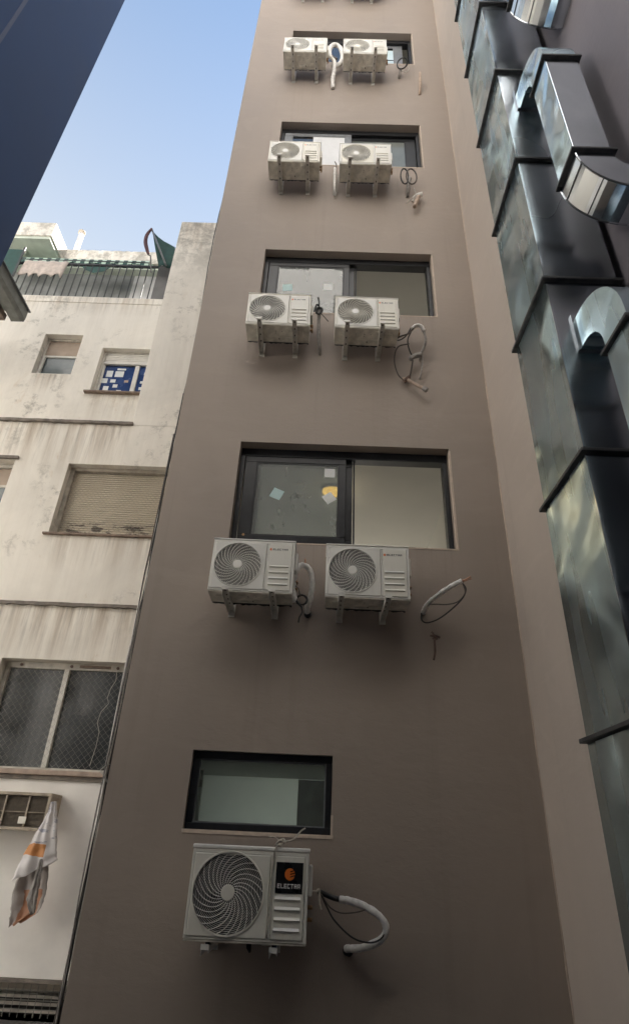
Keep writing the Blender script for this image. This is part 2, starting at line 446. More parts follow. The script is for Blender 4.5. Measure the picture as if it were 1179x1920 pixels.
class MB:
    def __init__(s):
        s.v, s.f = [], []
    def add(s, vs, fs):
        b = len(s.v)
        s.v += [tuple(v) for v in vs]
        s.f += [tuple(b + i for i in f) for f in fs]
        return s
    def box(s, x0, x1, y0, y1, z0, z1):
        return s.add([(x0, y0, z0), (x1, y0, z0), (x1, y1, z0), (x0, y1, z0), (x0, y0, z1), (x1, y0, z1), (x1, y1, z1), (x0, y1, z1)],
                     [(0, 3, 2, 1), (4, 5, 6, 7), (0, 1, 5, 4), (1, 2, 6, 5), (2, 3, 7, 6), (3, 0, 4, 7)])
    def quad(s, *p):
        return s.add(p, [tuple(range(len(p)))])
    def ringbox(s, x0, x1, z0, z1, wl, wr, wb, wt, y0, y1):
        """rectangular frame in the XZ plane, mitre-free: posts between rails"""
        s.box(x0, x1, y0, y1, z1 - wt, z1)
        s.box(x0, x1, y0, y1, z0, z0 + wb)
        s.box(x0, x0 + wl, y0, y1, z0 + wb, z1 - wt)
        s.box(x1 - wr, x1, y0, y1, z0 + wb, z1 - wt)
        return s
    def tube(s, path, r, n=8, cap=True):
        pts = [Vector(p) for p in path]
        rs = r if isinstance(r, (list, tuple)) else [r] * len(pts)
        t0 = (pts[1] - pts[0]).normalized()
        ref = Vector((0, 0, 1)) if abs(t0.z) < 0.9 else Vector((1, 0, 0))
        u = t0.cross(ref).normalized()
        vs, fs = [], []
        for i, p in enumerate(pts):
            a = pts[max(0, i - 1)]
            b = pts[min(len(pts) - 1, i + 1)]
            t = (b - a).normalized()
            u = (u - t * u.dot(t)).normalized()
            w = t.cross(u)
            for k in range(n):
                an = 2 * math.pi * k / n
                vs.append(p + (u * math.cos(an) + w * math.sin(an)) * rs[i])
        for i in range(len(pts) - 1):
            for k in range(n):
                k2 = (k + 1) % n
                fs.append((i * n + k, i * n + k2, (i + 1) * n + k2, (i + 1) * n + k))
        if cap:
            fs.append(tuple(range(n - 1, -1, -1)))
            q = (len(pts) - 1) * n
            fs.append(tuple(q + k for k in range(n)))
        return s.add(vs, fs)
    def disc(s, c, r, y, n=24):
        """flat disc in XZ facing -Y"""
        return s.add([(c[0] + r * math.cos(2 * math.pi * k / n), y, c[1] + r * math.sin(2 * math.pi * k / n)) for k in range(n)], [tuple(range(n))])
    def cyl(s, a, b, r, n=16):
        return s.tube([a, b], r, n)
    def build(s, name, mat, parent=None, smooth=False, bevel=0.0, seg=2, base=None):
        off = Vector((0, 0, 0))
        if parent is not None:
            off = Vector(WORLD.get(parent.name, (0, 0, 0)))
        elif base is not None:
            off = Vector(base)
        me = bpy.data.meshes.new(name)
        me.from_pydata([tuple(Vector(v) - off) for v in s.v], [], s.f)
        bm = bmesh.new()
        bm.from_mesh(me)
        if bevel > 0:
            bmesh.ops.recalc_face_normals(bm, faces=bm.faces)
            ed = [e for e in bm.edges if len(e.link_faces) == 2 and e.calc_face_angle(0) > 0.6]
            bmesh.ops.bevel(bm, geom=ed, offset=bevel, segments=seg, affect='EDGES', profile=0.5, clamp_overlap=True)
        bm.to_mesh(me)
        bm.free()
        if smooth:
            for f in me.polygons:
                f.use_smooth = True
        me.materials.append(MATS[mat])
        o = bpy.data.objects.new(name, me)
        COL.objects.link(o)
        if parent is not None:
            o.parent = parent
            WORLD[o.name] = tuple(off)
        elif base is not None:
            o.location = off
            WORLD[o.name] = tuple(off)
        return o

def sm(pts, n=6):
    P = [Vector(p) for p in pts]
    P = [P[0] * 2 - P[1]] + P + [P[-1] * 2 - P[-2]]
    out = []
    for i in range(1, len(P) - 2):
        for k in range(n):
            t = k / n
            a, b, c, d = P[i - 1], P[i], P[i + 1], P[i + 2]
            out.append(0.5 * ((2 * b) + (c - a) * t + (2 * a - 5 * b + 4 * c - d) * t * t + (3 * b - a - 3 * c + d) * t ** 3))
    out.append(P[-2])
    return out

def thing(name, label, cat, loc=(0, 0, 0), group=None):
    o = bpy.data.objects.new(name, None)
    o.empty_display_size = 0.2
    COL.objects.link(o)
    o.location = loc
    o['label'] = label
    o['category'] = cat
    if group:
        o['group'] = group
    WORLD[o.name] = tuple(loc)
    return o

def tag(o, label, cat, group=None):
    o['label'] = label
    o['category'] = cat
    if group:
        o['group'] = group
    return o

def stuff(o):
    o['kind'] = 'stuff'
    return o

def copy_tree(o, parent=None):
    c = o.copy()
    COL.objects.link(c)
    c.parent = parent
    for ch in o.children:
        copy_tree(ch, c)
    return c

def wall_grid(mb, x0, x1, z0, z1, y, holes, depth=0.0):
    """sheet in XZ at y with rectangular holes; reveals go back by depth"""
    xs = sorted({x0, x1, *[h[0] for h in holes], *[h[1] for h in holes]})
    zs = sorted({z0, z1, *[h[2] for h in holes], *[h[3] for h in holes]})
    xs = [x for x in xs if x0 <= x <= x1]
    zs = [z for z in zs if z0 <= z <= z1]
    for i in range(len(xs) - 1):
        for j in range(len(zs) - 1):
            cx, cz = (xs[i] + xs[i + 1]) / 2, (zs[j] + zs[j + 1]) / 2
            if any(h[0] < cx < h[1] and h[2] < cz < h[3] for h in holes):
                continue
            mb.quad((xs[i], y, zs[j]), (xs[i + 1], y, zs[j]), (xs[i + 1], y, zs[j + 1]), (xs[i], y, zs[j + 1]))
    if depth:
        for a, b, c, d in holes:
            d = min(d, z1); c = max(c, z0)
            y2 = y + depth
            mb.quad((a, y, d), (b, y, d), (b, y2, d), (a, y2, d))
            mb.quad((a, y2, c), (b, y2, c), (b, y, c), (a, y, c))
            mb.quad((a, y, c), (a, y, d), (a, y2, d), (a, y2, c))
            mb.quad((b, y2, c), (b, y2, d), (b, y, d), (b, y, c))

# ------------------------------------------------------------------ ground
g = MB().quad((-300, -300, 0), (300, -300, 0), (300, 300, 0), (-300, 300, 0)).build('ground', 'concrete')
g['kind'] = 'structure'
g = MB().box(-13.1, -2.0, -12, 1.9, 0.004, 0.03).build('yard_bounce_sheet', 'yard_bounce')  # pale ground sheet added out of view to bounce light upward
g['kind'] = 'structure'

# ------------------------------------------------------------------ taupe building
XL, XR = -0.710, 2.716
ZB, WH, FH, WW = 4.056, 1.195, 3.207, 2.219
TOP = 18.6
NB = 5
DEP = 4.8
bld = thing('apartment_building', 'tall taupe painted building with black framed windows and air conditioners', 'building', (1.0, 0, 0))
holes = [(0.0, WW, ZB + k * FH, ZB + k * FH + WH) for k in range(NB)]
W0 = (-0.068, 1.063, 1.585, 2.153)
mb = MB()
wall_grid(mb, XL, XR, 0, TOP, 0.0, holes + [W0], 0.24)
mb.build('facade_wall', 'taupe_paint', bld)
mb = MB().box(XL, XL + 0.2, 0.003, DEP, 0, TOP)
mb.build('side_wall', 'taupe_paint', bld)
MB().box(XR, XR + 0.2, 0.003, DEP, 0, TOP).build('side_wall', 'taupe_paint', bld)
mb = MB()
wall_grid(mb, XL + 0.2, XR, 0, TOP, DEP, [(-0.2, 2.4, ZB + k * FH - 1.0, ZB + k * FH + WH) for k in range(-1, NB)])  # unseen rear openings added to let daylight into the rooms
mb.build('rear_wall', 'white_room', bld)
for k in range(-1, NB):
    zc = ZB + k * FH + WH + 0.16
    MB().box(XL + 0.2, XR, 0.24, DEP - 0.003, zc, zc + 0.3).build('ceiling_slab', 'white_room', bld)
    # inner linings of the room
    MB().box(XL + 0.203, XL + 0.26, 0.25, DEP - 0.01, zc - 2.9, zc - 0.003).build('room_wall', 'white_room', bld)
    MB().box(2.46, 2.50, 0.25, DEP - 0.01, zc - 2.9, zc - 0.003).build('room_wall', 'white_room', bld)
MB().box(XL, XR + 0.2, 0.0, DEP, TOP + 0.003, TOP + 0.2).build('roof', 'roof_grey', bld)
# lighter bead of plaster along the inner corner
pts = [(XR - 0.004 + rnd.uniform(-0.003, 0.003), -0.004, 0.1 + i * 0.25) for i in range(int(TOP / 0.25))]
MB().tube(pts, [0.007 + rnd.uniform(-0.003, 0.003) for _ in pts], 6).build('corner_bead', 'plaster_edge', bld, True)

def window_frame(parent, x0, x1, z0, z1, y, mat='black_aluminium', w=(0.045, 0.045, 0.045, 0.085)):
    return MB().ringbox(x0, x1, z0, z1, *w, y, y + 0.10).build('frame', mat, parent, bevel=0.004, seg=1)

def sash(parent, x0, x1, z0, z1, y, glassmat, wl=0.11, wr=0.085, wb=0.075, wt=0.07, mat='black_aluminium', d=0.035):
    MB().ringbox(x0, x1, z0, z1, wl, wr, wb, wt, y, y + d).build('sash', mat, parent, bevel=0.004, seg=1)
    # glazing bead inside the sash
    MB().ringbox(x0 + wl, x1 - wr, z0 + wb, z1 - wt, 0.012, 0.012, 0.012, 0.012, y + 0.006, y + 0.022).build('glazing_bead', mat, parent)
    return MB().box(x0 + wl + 0.01, x1 - wr - 0.01, y + 0.012, y + 0.018, z0 + wb + 0.01, z1 - wt - 0.01).build('pane', glassmat, parent)

def sticker(parent, x, z, y, s, ang, mat='paper'):
    c, n = math.cos(ang) * s / 2, math.sin(ang) * s / 2
    a, b = (c, n), (-n, c)
    q = [(x + sx * a[0] + sy * b[0], y, z + sx * a[1] + sy * b[1]) for sx, sy in ((-1, -1), (1, -1), (1, 1), (-1, 1))]
    m = MB().add(q + [(p[0], p[1] + 0.0012, p[2]) for p in q], [(0, 1, 2, 3), (7, 6, 5, 4), (0, 4, 5, 1), (1, 5, 6, 2), (2, 6, 7, 3), (3, 7, 4, 0)])
    return m.build('sticker', mat, parent)

for k in range(NB):
    z0 = ZB + k * FH
    w = MB()
    fr = MB().ringbox(0.002, WW - 0.002, z0 + 0.002, z0 + WH - 0.002, 0.05, 0.05, 0.045, 0.10, 0.115, 0.225).build('window', 'black_aluminium', bld, bevel=0.004, seg=1)
    MB().box(0.052, WW - 0.052, 0.13, 0.14, z0 + 0.047, z0 + 0.062).build('track', 'grey_aluminium', fr)
    MB().box(0.052, WW - 0.052, 0.18, 0.19, z0 + 0.047, z0 + 0.062).build('track', 'grey_aluminium', fr)
    zs, zt = z0 + 0.064, z0 + WH - 0.104
    if k in (0, 1):
        sash(fr, 0.06, 1.135, zs, zt, 0.118, 'pane_dusty', wl=0.125, wr=0.075)
        sash(fr, 0.13, 1.205, zs, zt, 0.165, 'pane_clear', wl=0.075, wr=0.09)
        MB().box(1.216, 1.232, 0.17, 0.2, zs, zt).build('seal', 'rubber', fr)
        MB().cyl((0.12, 0.113, zs + 0.07), (0.12, 0.12, zs + 0.07), 0.014, 12).build('lock', 'brass', fr)
        MB().box(0.21, 0.232, 0.205, 0.215, zs + 0.1, zt - 0.08).build('pull_bar', 'unit_white', fr)
    elif k == 2:
        sash(fr, 0.06, 1.135, zs, zt, 0.118, 'pane_tinted', wl=0.12, wr=0.1, mat='grey_aluminium')
        sash(fr, 1.05, 2.16, zs, zt, 0.165, 'pane_filmed', wl=0.09, wr=0.16)
        MB().box(0.52, 1.03, 0.1270, 0.1292, zs + 0.08, zt - 0.08).build('film_or_reflection_sheet', 'film_white', fr)
    elif k == 3:
        sash(fr, 0.06, 1.135, zs, zt, 0.118, 'pane_tinted', wl=0.12, wr=0.1)
        sash(fr, 1.05, 2.06, zs, zt, 0.165, 'pane_tinted', wl=0.09, wr=0.16, mat='grey_aluminium')
        MB().box(1.16, 1.89, 0.172, 0.1745, zs + 0.09, zs + 0.46).build('film_or_reflection_sheet', 'reflect_blue', fr)  # pale sheets added for the bright reflection in this pane
        MB().box(1.16, 1.89, 0.172, 0.1745, zs + 0.50, zs + 0.86).build('film_or_reflection_sheet', 'reflect_blue', fr)
    else:
        sash(fr, 0.06, 1.135, zs, zt, 0.118, 'pane_tinted', wl=0.12, wr=0.1)
        sash(fr, 1.05, 2.16, zs, zt, 0.165, 'pane_tinted', wl=0.09, wr=0.09)
    if k == 0:
        sticker(fr, 0.963, 4.973, 0.1285, 0.112, 0.0)
        sticker(fr, 0.42, 4.689, 0.1285, 0.118, -0.42, 'paper_teal')
        sticker(fr, 0.966, 4.660, 0.1285, 0.112, 0.62)
        # faint finger marks in the dust
        sc = MB()
        for sx, sz, kind in ((0.60, 4.82, 0), (0.70, 4.80, 1), (0.55, 4.66, 2), (0.64, 4.665, 2), (0.72, 4.65, 2), (0.50, 5.03, 3)):
            pp = {0: [(0, 0), (0.05, 0.01), (0.09, 0.0)], 1: [(0, 0.06), (0.01, 0), (0.0, -0.05)], 2: [(0, 0), (0.02, 0.03), (0.04, 0), (0.06, 0.025)], 3: [(0, 0), (0.005, -0.06), (0, -0.11)]}[kind]
            sc.tube([(sx + a, 0.1295, sz + b) for a, b in pp], 0.003, 4)
        sc.build('finger_marks', 'wrap_grey', fr)
    if k == 1:
        sticker(fr, 0.861, 7.904, 0.1285, 0.125, 0.0)
        sticker(fr, 0.329, 7.868, 0.1285, 0.125, 0.1, 'paper_teal')
    # bare plaster lip at the sill and the right jamb
    MB().box(0.0, WW + 0.012, -0.004, 0.11, z0 - 0.012, z0 + 0.003).build('sill', 'plaster_edge', fr)
    MB().box(WW - 0.003, WW + 0.014, -0.004, 0.05, z0 + 0.003, z0 + WH - 0.03).build('jamb_plaster', 'plaster_edge', fr)

# low window: one fixed pane
a0, a1, b0, b1 = W0
fr = MB().ringbox(a0 + 0.002, a1 - 0.002, b0 + 0.002, b1 - 0.002, 0.055, 0.05, 0.05, 0.055, 0.05, 0.13).build('window', 'black_aluminium', bld, bevel=0.004, seg=1)
MB().box(a0 + 0.05, a1 - 0.045, 0.085, 0.091, b0 + 0.045, b1 - 0.05).build('pane', 'pane_green', fr)
MB().ringbox(a0 + 0.057, a1 - 0.052, b0 + 0.052, b1 - 0.057, 0.01, 0.01, 0.01, 0.01, 0.07, 0.083).build('glazing_bead', 'grey_aluminium', fr)
MB().box(a0 - 0.005, a1 + 0.015, -0.006, 0.045, b0 - 0.022, b0 + 0.004).build('sill', 'plaster_edge', fr)
MB().box(a1 - 0.004, a1 + 0.012, -0.004, 0.045, b0 + 0.004, b0 + 0.14).build('jamb_plaster', 'plaster_edge', fr)
MB().box(0.74, 1.12, 2.44, 2.498, 0.0, 2.19).build('room_door', 'brown_door', bld, bevel=0.005)
MB().box(-0.44, 1.9, 2.5, 2.53, 0.0, 2.2).build('daylight_partition', 'frosted', bld)  # made translucent so daylight from behind brightens the low window

# lit ceiling lamp in the first-floor room
lamp = thing('ceiling_lamp', 'round amber ceiling lamp glowing behind the largest window', 'lamp', (1.006, 1.145, 5.41))
mb = MB()
n = 28
mb.tube([(1.006, 1.145, 5.407), (1.006, 1.145, 5.375)], 0.125, n)
mb.build('lamp_base', 'unit_white', lamp, True)
mb = MB()
rings = 5
vs, fs = [], []
for i in range(rings):
    a = math.pi / 2 * i / (rings - 1) * 0.98
    for j in range(n):
        t = 2 * math.pi * j / n
        vs.append((1.006 + 0.12 * math.cos(a) * math.cos(t), 1.145 + 0.12 * math.cos(a) * math.sin(t), 5.373 - 0.05 * math.sin(a)))
for i in range(rings - 1):
    for j in range(n):
        fs.append((i * n + j, i * n + (j + 1) % n, (i + 1) * n + (j + 1) % n, (i + 1) * n + j))
fs.append(tuple((rings - 1) * n + j for j in range(n)))
mb.add(vs, fs).build('lamp_shade', 'lamp_glow', lamp, True)
ld = bpy.data.lights.new('lamp_light', 'POINT')
ld.energy = 0.5
ld.color = (1.0, 0.86, 0.62)
ld.shadow_soft_size = 0.1
lo = bpy.data.objects.new('lamp_light', ld)
COL.objects.link(lo)
lo.parent = lamp
lo.location = (0, 0, -0.16)

# ------------------------------------------------------------------ right hand wall
rw = thing('side_building', 'plain taupe wall at right that carries the metal ducts', 'building', (3.2, -2, 0))
mb = MB()
mb.quad((XR, 0, 0), (XR, -1.25, 0), (XR, -1.25, TOP), (XR, 0, TOP))
mb.quad((XR, -1.25, 0), (3.16, -1.25, 0), (3.16, -1.25, TOP), (XR, -1.25, TOP))
mb.build('pier', 'taupe_lit', rw)
mb = MB()
mb.quad((3.16, -1.25, 0), (3.16, -5.0, 0), (3.16, -5.0, TOP), (3.16, -1.25, TOP))
mb.quad((3.16, -5.0, 0), (12, -5.0, 0), (12, -5.0, TOP), (3.16, -5.0, TOP))
mb.quad((XR, 0, TOP), (XR, -1.25, TOP), (12, -1.25, TOP), (12, 0, TOP))
mb.quad((3.16, -1.25, TOP), (3.16, -5.0, TOP), (12, -5, TOP), (12, -1.25, TOP))
mb.quad((XR + 0.2, 0, 0), (12, 0, 0), (12, 0, TOP), (XR + 0.2, 0, TOP))
mb.build('wall', 'taupe_shade', rw)

# ------------------------------------------------------------------ dark building at left
db = thing('dark_building', 'dark slate blue wall rising at the upper left', 'building', (-5, -4, 0))
MB().box(-4.9, -2.9, -3.6, -0.62, 7.15, 15.6).build('wall', 'slate_blue', db)
for cy_ in (-3.2, -1.2):
    MB().box(-4.5, -4.1, cy_ - 0.2, cy_ + 0.2, 0.03, 7.147).build('column', 'old_frame', db)
MB().box(-3.05, -2.902, -6.3, -1.7, 0.03, 4.4).build('shade_wall', 'slate_blue', db)  # added out of view to shield the lower taupe wall from light
MB().box(-2.905, -2.892, -2.03, -1.985, 7.16, 15.59).build('wall_seam', 'slate_seam', db)

# ------------------------------------------------------------------ buildings added behind and left of the viewer to shape light (seen only in reflections)
rb = thing('bounce_building', 'cream building added out of view behind the viewer to bounce sunlight', 'building', (0, -13, 0))  # added and shaped to bounce sunlight onto the walls
RY, RH = -13.0, 30.0
mb = MB()
rh = [(x, x + 1.4, 1.2 + 3 * i, 2.5 + 3 * i) for i in range(9) for x in (-9.0, -5.5, -1.6, 1.0, 4.5, 8.0)]
wall_grid(mb, -14, 14, 0, RH, RY, rh, -0.12)
mb.quad((-14, RY, RH), (14, RY, RH), (14, RY - 6, RH), (-14, RY - 6, RH))
mb.build('wall', 'bounce_cream', rb)
for h in rh:
    MB().box(h[0], h[1], RY - 0.15, RY - 0.121, h[2], h[3]).build('window', 'old_pane', rb)
sh = thing('light_blocker', 'dark grey block added behind the viewer to shade the lower wall', 'building', (0, -8, 0))  # unseen block added to keep light off the lower taupe wall
MB().box(-4.9, 4.9, -10, -6.3, 0, 9.6).build('wall', 'pillar_grey', sh)
MB().box(-5.0, 5.0, -10.1, -6.2, 9.603, 9.7).build('roof', 'roof_grey', sh)
lb = thing('bounce_block', 'white building added beyond the left edge to bounce sunlight', 'building', (-13, -4, 0))  # unseen, added to bounce sun onto the old facade
MB().box(-16, -13.2, -13, 1.9, 0, 14).build('wall', 'bounce_cream', lb)

# ------------------------------------------------------------------ old building at left
ob = thing('old_building', 'weathered cream building with stained plaster, shutters and a roof terrace', 'building', (-4, 2, 0))
YW, YU = 2.0, 2.4
oh = [(-2.82, -0.75, 5.075, 6.22), (-5.2, -3.615, 5.0, 6.25), (-2.92, -0.75, 2.13, 3.355), (-4.6, -0.95, -0.5, 0.275)]
mb = MB()
wall_grid(mb, -13, -0.3, 0, 6.95, YW, oh, 0.22)
mb.build('lower_wall', 'old_plaster', ob)
uh = [(-4.13, -3.455, 8.30, 9.225), (-3.05, -1.75, 7.92, 8.94)]
mb = MB()
wall_grid(mb, -13, -1.9, 6.8, 10.2, YU, uh, 0.2)
mb.build('upper_wall', 'old_plaster', ob)
MB().box(-2.4, -0.3, YW - 0.012, YW - 0.002, 0.312, 2.028).build('base_render', 'whitewash', ob, bevel=0.003)
MB().box(-6.0, -2.40, YW - 0.009, YW - 0.002, 0.312, 2.028).build('base_render', 'whitewash', ob, bevel=0.003)
MB().box(-2.05, -0.3, YW, 3.0, 6.95, 11.95).build('pier', 'old_plaster', ob, bevel=0.02, seg=2)
# ledges with a ragged lower edge
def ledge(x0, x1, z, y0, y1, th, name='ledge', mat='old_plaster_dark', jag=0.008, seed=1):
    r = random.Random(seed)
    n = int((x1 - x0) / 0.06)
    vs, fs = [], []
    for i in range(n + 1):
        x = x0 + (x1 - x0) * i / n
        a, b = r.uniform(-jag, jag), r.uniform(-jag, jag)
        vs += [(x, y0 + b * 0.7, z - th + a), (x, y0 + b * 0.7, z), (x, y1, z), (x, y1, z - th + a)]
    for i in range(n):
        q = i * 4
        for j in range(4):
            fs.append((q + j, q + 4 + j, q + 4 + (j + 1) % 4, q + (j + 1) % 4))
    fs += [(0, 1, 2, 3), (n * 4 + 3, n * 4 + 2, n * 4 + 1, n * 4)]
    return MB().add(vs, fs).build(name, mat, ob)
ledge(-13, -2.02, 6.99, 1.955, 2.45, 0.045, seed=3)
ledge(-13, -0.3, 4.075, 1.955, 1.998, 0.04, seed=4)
# body behind, so that light does not pass through
MB().box(-13, -0.3, 2.95, 12, 0, 10.15).build('body', 'old_plaster', ob)
MB().box(-13, -1.9, 2.39, 3.9, 10.05, 10.2).build('terrace_floor', 'old_plaster', ob)
mb = MB()
mb.box(-13, -3.6, 3.9, 4.0, 10.2, 12.75)
mb.build('terrace_wall', 'terrace_grey', ob)
MB().box(-3.6, -1.5, 3.9, 4.0, 10.2, 12.75).build('terrace_wall', 'terrace_white', ob)
ledge(-13, -1.5, 13.22, 3.65, 12, 0.40, 'roof_edge', 'old_plaster', 0.012, 9)
MB().box(-13, -1.5, 3.72, 11.9, 12.70, 12.815).build('roof_soffit', 'canopy_green', ob)
MB().box(-13, -1.5, 11.6, 12, 10.15, 12.8).build('back_wall', 'old_plaster', ob)
cn = MB().box(-13, -5.21, 3.0, 3.645, 12.80, 13.24).build('canopy', 'old_plaster', ob, bevel=0.012)
MB().ringbox(-13, -5.235, 0, 0, 0, 0, 0, 0, 0, 0)
MB().box(-13, -5.24, 3.03, 3.64, 12.72, 12.798).build('canopy_soffit', 'canopy_green', cn)
mb = MB().cyl((-5.93, 3.36, 12.717), (-5.93, 3.36, 12.69), 0.07, 16)
mb.tube([(-5.93, 3.36, 12.69), (-5.93, 3.36, 12.66), (-5.93, 3.36, 12.63), (-5.93, 3.36, 12.61)], [0.035, 0.055, 0.05, 0.02], 14)
mb.build('soffit_lamp', 'shutter_white', cn, True)
mb = MB().cyl((-5.22, 4.0, 13.1), (-5.25, 4.0, 14.30), 0.062, 16)
mb.build('flue_pipe', 'pipe_white', ob, True)
mb = MB().tube([(-5.25, 4.0, 14.30), (-5.25, 4.0, 14.36), (-5.25, 4.0, 14.40)], [0.085, 0.085, 0.03], 16)
mb.build('flue_cap', 'old_jamb', ob, True)

# windows of the old building
def mesh_wire(mb, x0, x1, z0, z1, y, pitch, r):
    """chain link: zig-zag wires"""
    n = int((x1 - x0) / pitch) + 1
    m_ = max(2, int((z1 - z0) / pitch) * 2)
    for i in range(n):
        for s_ in (1, -1):
            pts = []
            for j in range(m_ + 1):
                x = x0 + i * pitch + (pitch / 2 if (j % 2) else 0) * s_
                x = min(max(x, x0), x1)
                pts.append((x + rnd.uniform(-.002, .002), y + 0.003 * s_ * (1 if j % 2 else -1), z0 + (z1 - z0) * j / m_))
            mb.tube(pts, r, 3, False)
    return mb

# W-1: peeling cream shutter behind wire mesh
w = MB().ringbox(-2.815, -0.76, 5.078, 6.215, 0.06, 0.05, 0.02, 0.05, 2.10, 2.20).build('window', 'old_jamb', ob)
mb = MB()
nsl = 30
for i in range(nsl):
    za, zb_ = 5.10 + i * (1.06 / nsl), 5.10 + (i + 1) * (1.06 / nsl)
    h = zb_ - za
    prof = [(2.172, za + 0.002), (2.160, za + h * 0.25), (2.157, za + h * 0.55), (2.163, za + h * 0.85), (2.174, zb_)]
    for q in range(4):
        mb.quad((-2.755, prof[q][0], prof[q][1]), (-0.81, prof[q][0], prof[q][1]), (-0.81, prof[q + 1][0], prof[q + 1][1]), (-2.755, prof[q + 1][0], prof[q + 1][1]))
stuff(mb.build('shutter_slats', 'shutter_peeling', w))
stuff(mesh_wire(MB(), -2.75, -0.82, 5.11, 6.16, 2.118, 0.062, 0.0016).build('wire_mesh', 'wire', w))
MB().box(-2.88, -0.70, 1.955, 2.10, 5.045, 5.074).build('sill', 'brown_sill', w, bevel=0.005)
# left window, mostly out of view
w = MB().ringbox(-5.19, -3.62, 5.01, 6.245, 0.05, 0.05, 0.05, 0.05, 2.14, 2.2).build('window', 'old_frame', ob)
MB().box(-5.14, -3.67, 2.165, 2.172, 5.06, 5.86).build('pane', 'old_pane_pale', w)
MB().box(-5.14, -3.67, 2.15, 2.19, 5.86, 5.90).build('transom', 'old_frame', w)
MB().box(-5.14, -3.67, 2.165, 2.172, 5.90, 6.19).build('pane', 'blind_brown', w)
MB().box(-5.25, -3.57, 1.96, 1.998, 6.255, 6.30).build('lintel', 'old_plaster_dark', w)
# W-0: dark panes behind chain link
w = MB().ringbox(-2.91, -0.76, 2.135, 3.35, 0.05, 0.05, 0.03, 0.075, 2.13, 2.20).build('window', 'old_frame', ob)
MB().box(-2.86, -2.175, 2.170, 2.178, 2.165, 3.275).build('pane', 'old_pane', w)
MB().box(-2.115, -0.81, 2.170, 2.178, 2.165, 3.275).build('pane', 'old_pane', w)
MB().box(-2.175, -2.115, 2.12, 2.19, 2.165, 3.275).build('mullion', 'shutter_white', w, bevel=0.004)
stuff(mesh_wire(MB(), -2.86, -0.82, 2.17, 3.27, 2.098, 0.075, 0.0019).build('wire_mesh', 'wire', w))
MB().box(-3.0, -0.72, 1.94, 2.11, 2.075, 2.128).build('sill', 'pink_sill', w, bevel=0.008)
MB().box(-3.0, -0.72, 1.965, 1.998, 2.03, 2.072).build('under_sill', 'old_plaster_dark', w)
MB().box(-2.0, -1.62, 2.115, 2.13, 3.30, 3.33).build('vent_slot', 'brown_sill', w)
for q in (-2.72, -2.1, -1.53):
    MB().cyl((q, 2.126, 3.312), (q, 2.112, 3.312), 0.018, 10).build('hook', 'rusty_pipe', w)
pts = [(-1.515, 2.06, 3.26), (-1.50, 2.05, 3.15), (-1.545, 2.06, 3.06), (-1.56, 2.05, 2.94), (-1.53, 2.05, 2.88), (-1.60, 2.05, 2.78), (-1.615, 2.05, 2.66), (-1.57, 2.05, 2.56), (-1.575, 2.06, 2.40), (-1.60, 2.06, 2.2)]
MB().tube(pts, 0.0035, 5).build('loose_wire', 'old_frame', w)
# bottom window with grille, under a lintel
w = MB().ringbox(-4.59, -0.96, -0.3, 0.27, 0.05, 0.05, 0.05, 0.06, 2.13, 2.2).build('window', 'old_jamb', ob)
mb = MB()
for i in range(9):
    mb.box(-4.5, -1.0, 2.165, 2.18, -0.25 + i * 0.055, -0.225 + i * 0.055)
stuff(mb.build('shutter_slats', 'old_frame', w))
mb = MB()
for i in range(48):
    mb.tube([(-4.5 + i * 0.073, 2.11, -0.25), (-4.5 + i * 0.073, 2.11, 0.25)], 0.004, 4)
for i in range(7):
    mb.tube([(-4.55, 2.104, -0.22 + i * 0.07), (-0.98, 2.104, -0.22 + i * 0.07)], 0.004, 4)
stuff(mb.build('grille', 'wire', w))
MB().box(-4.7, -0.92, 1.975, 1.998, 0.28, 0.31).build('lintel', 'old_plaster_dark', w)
# upper small window, half blind
w = MB().ringbox(-4.125, -3.46, 8.305, 9.22, 0.03, 0.03, 0.03, 0.03, 2.52, 2.58).build('window', 'old_frame', ob)
MB().box(-4.095, -3.49, 2.555, 2.562, 8.335, 8.80).build('pane', 'old_pane_pale', w)
MB().box(-4.095, -3.49, 2.53, 2.575, 8.80, 8.835).build('transom', 'shutter_white', w)
MB().box(-4.095, -3.49, 2.55, 2.562, 8.835, 9.19).build('blind', 'blind_brown', w)
MB().box(-4.097, -4.06, 2.50, 2.54, 8.335, 8.80).build('side_rail', 'shutter_white', w)
# upper right window: blue panes with papers, shutter box above
w = MB().ringbox(-3.045, -1.76, 7.925, 8.935, 0.04, 0.04, 0.03, 0.03, 2.50, 2.57).build('window', 'old_frame', ob)
for i in range(5):
    MB().box(-3.0, -1.8, 2.50 + 0.002, 2.525, 8.70 + i * 0.041, 8.738 + i * 0.041).build('slat', 'shutter_white', w, bevel=0.006, seg=1)
MB().box(-3.0, -1.8, 2.49, 2.53, 8.655, 8.697).build('slat', 'shutter_white', w)
MB().box(-3.0, -2.44, 2.545, 2.552, 7.96, 8.65).build('pane', 'blue_glass_paper', w)
MB().box(-2.37, -1.8, 2.545, 2.552, 7.96, 8.65).build('pane', 'blue_glass_paper', w)
MB().box(-2.44, -2.37, 2.51, 2.56, 7.96, 8.65).build('mullion', 'shutter_white', w)
MB().box(-3.0, -2.97, 2.51, 2.56, 7.96, 8.65).build('side_rail', 'shutter_white', w)
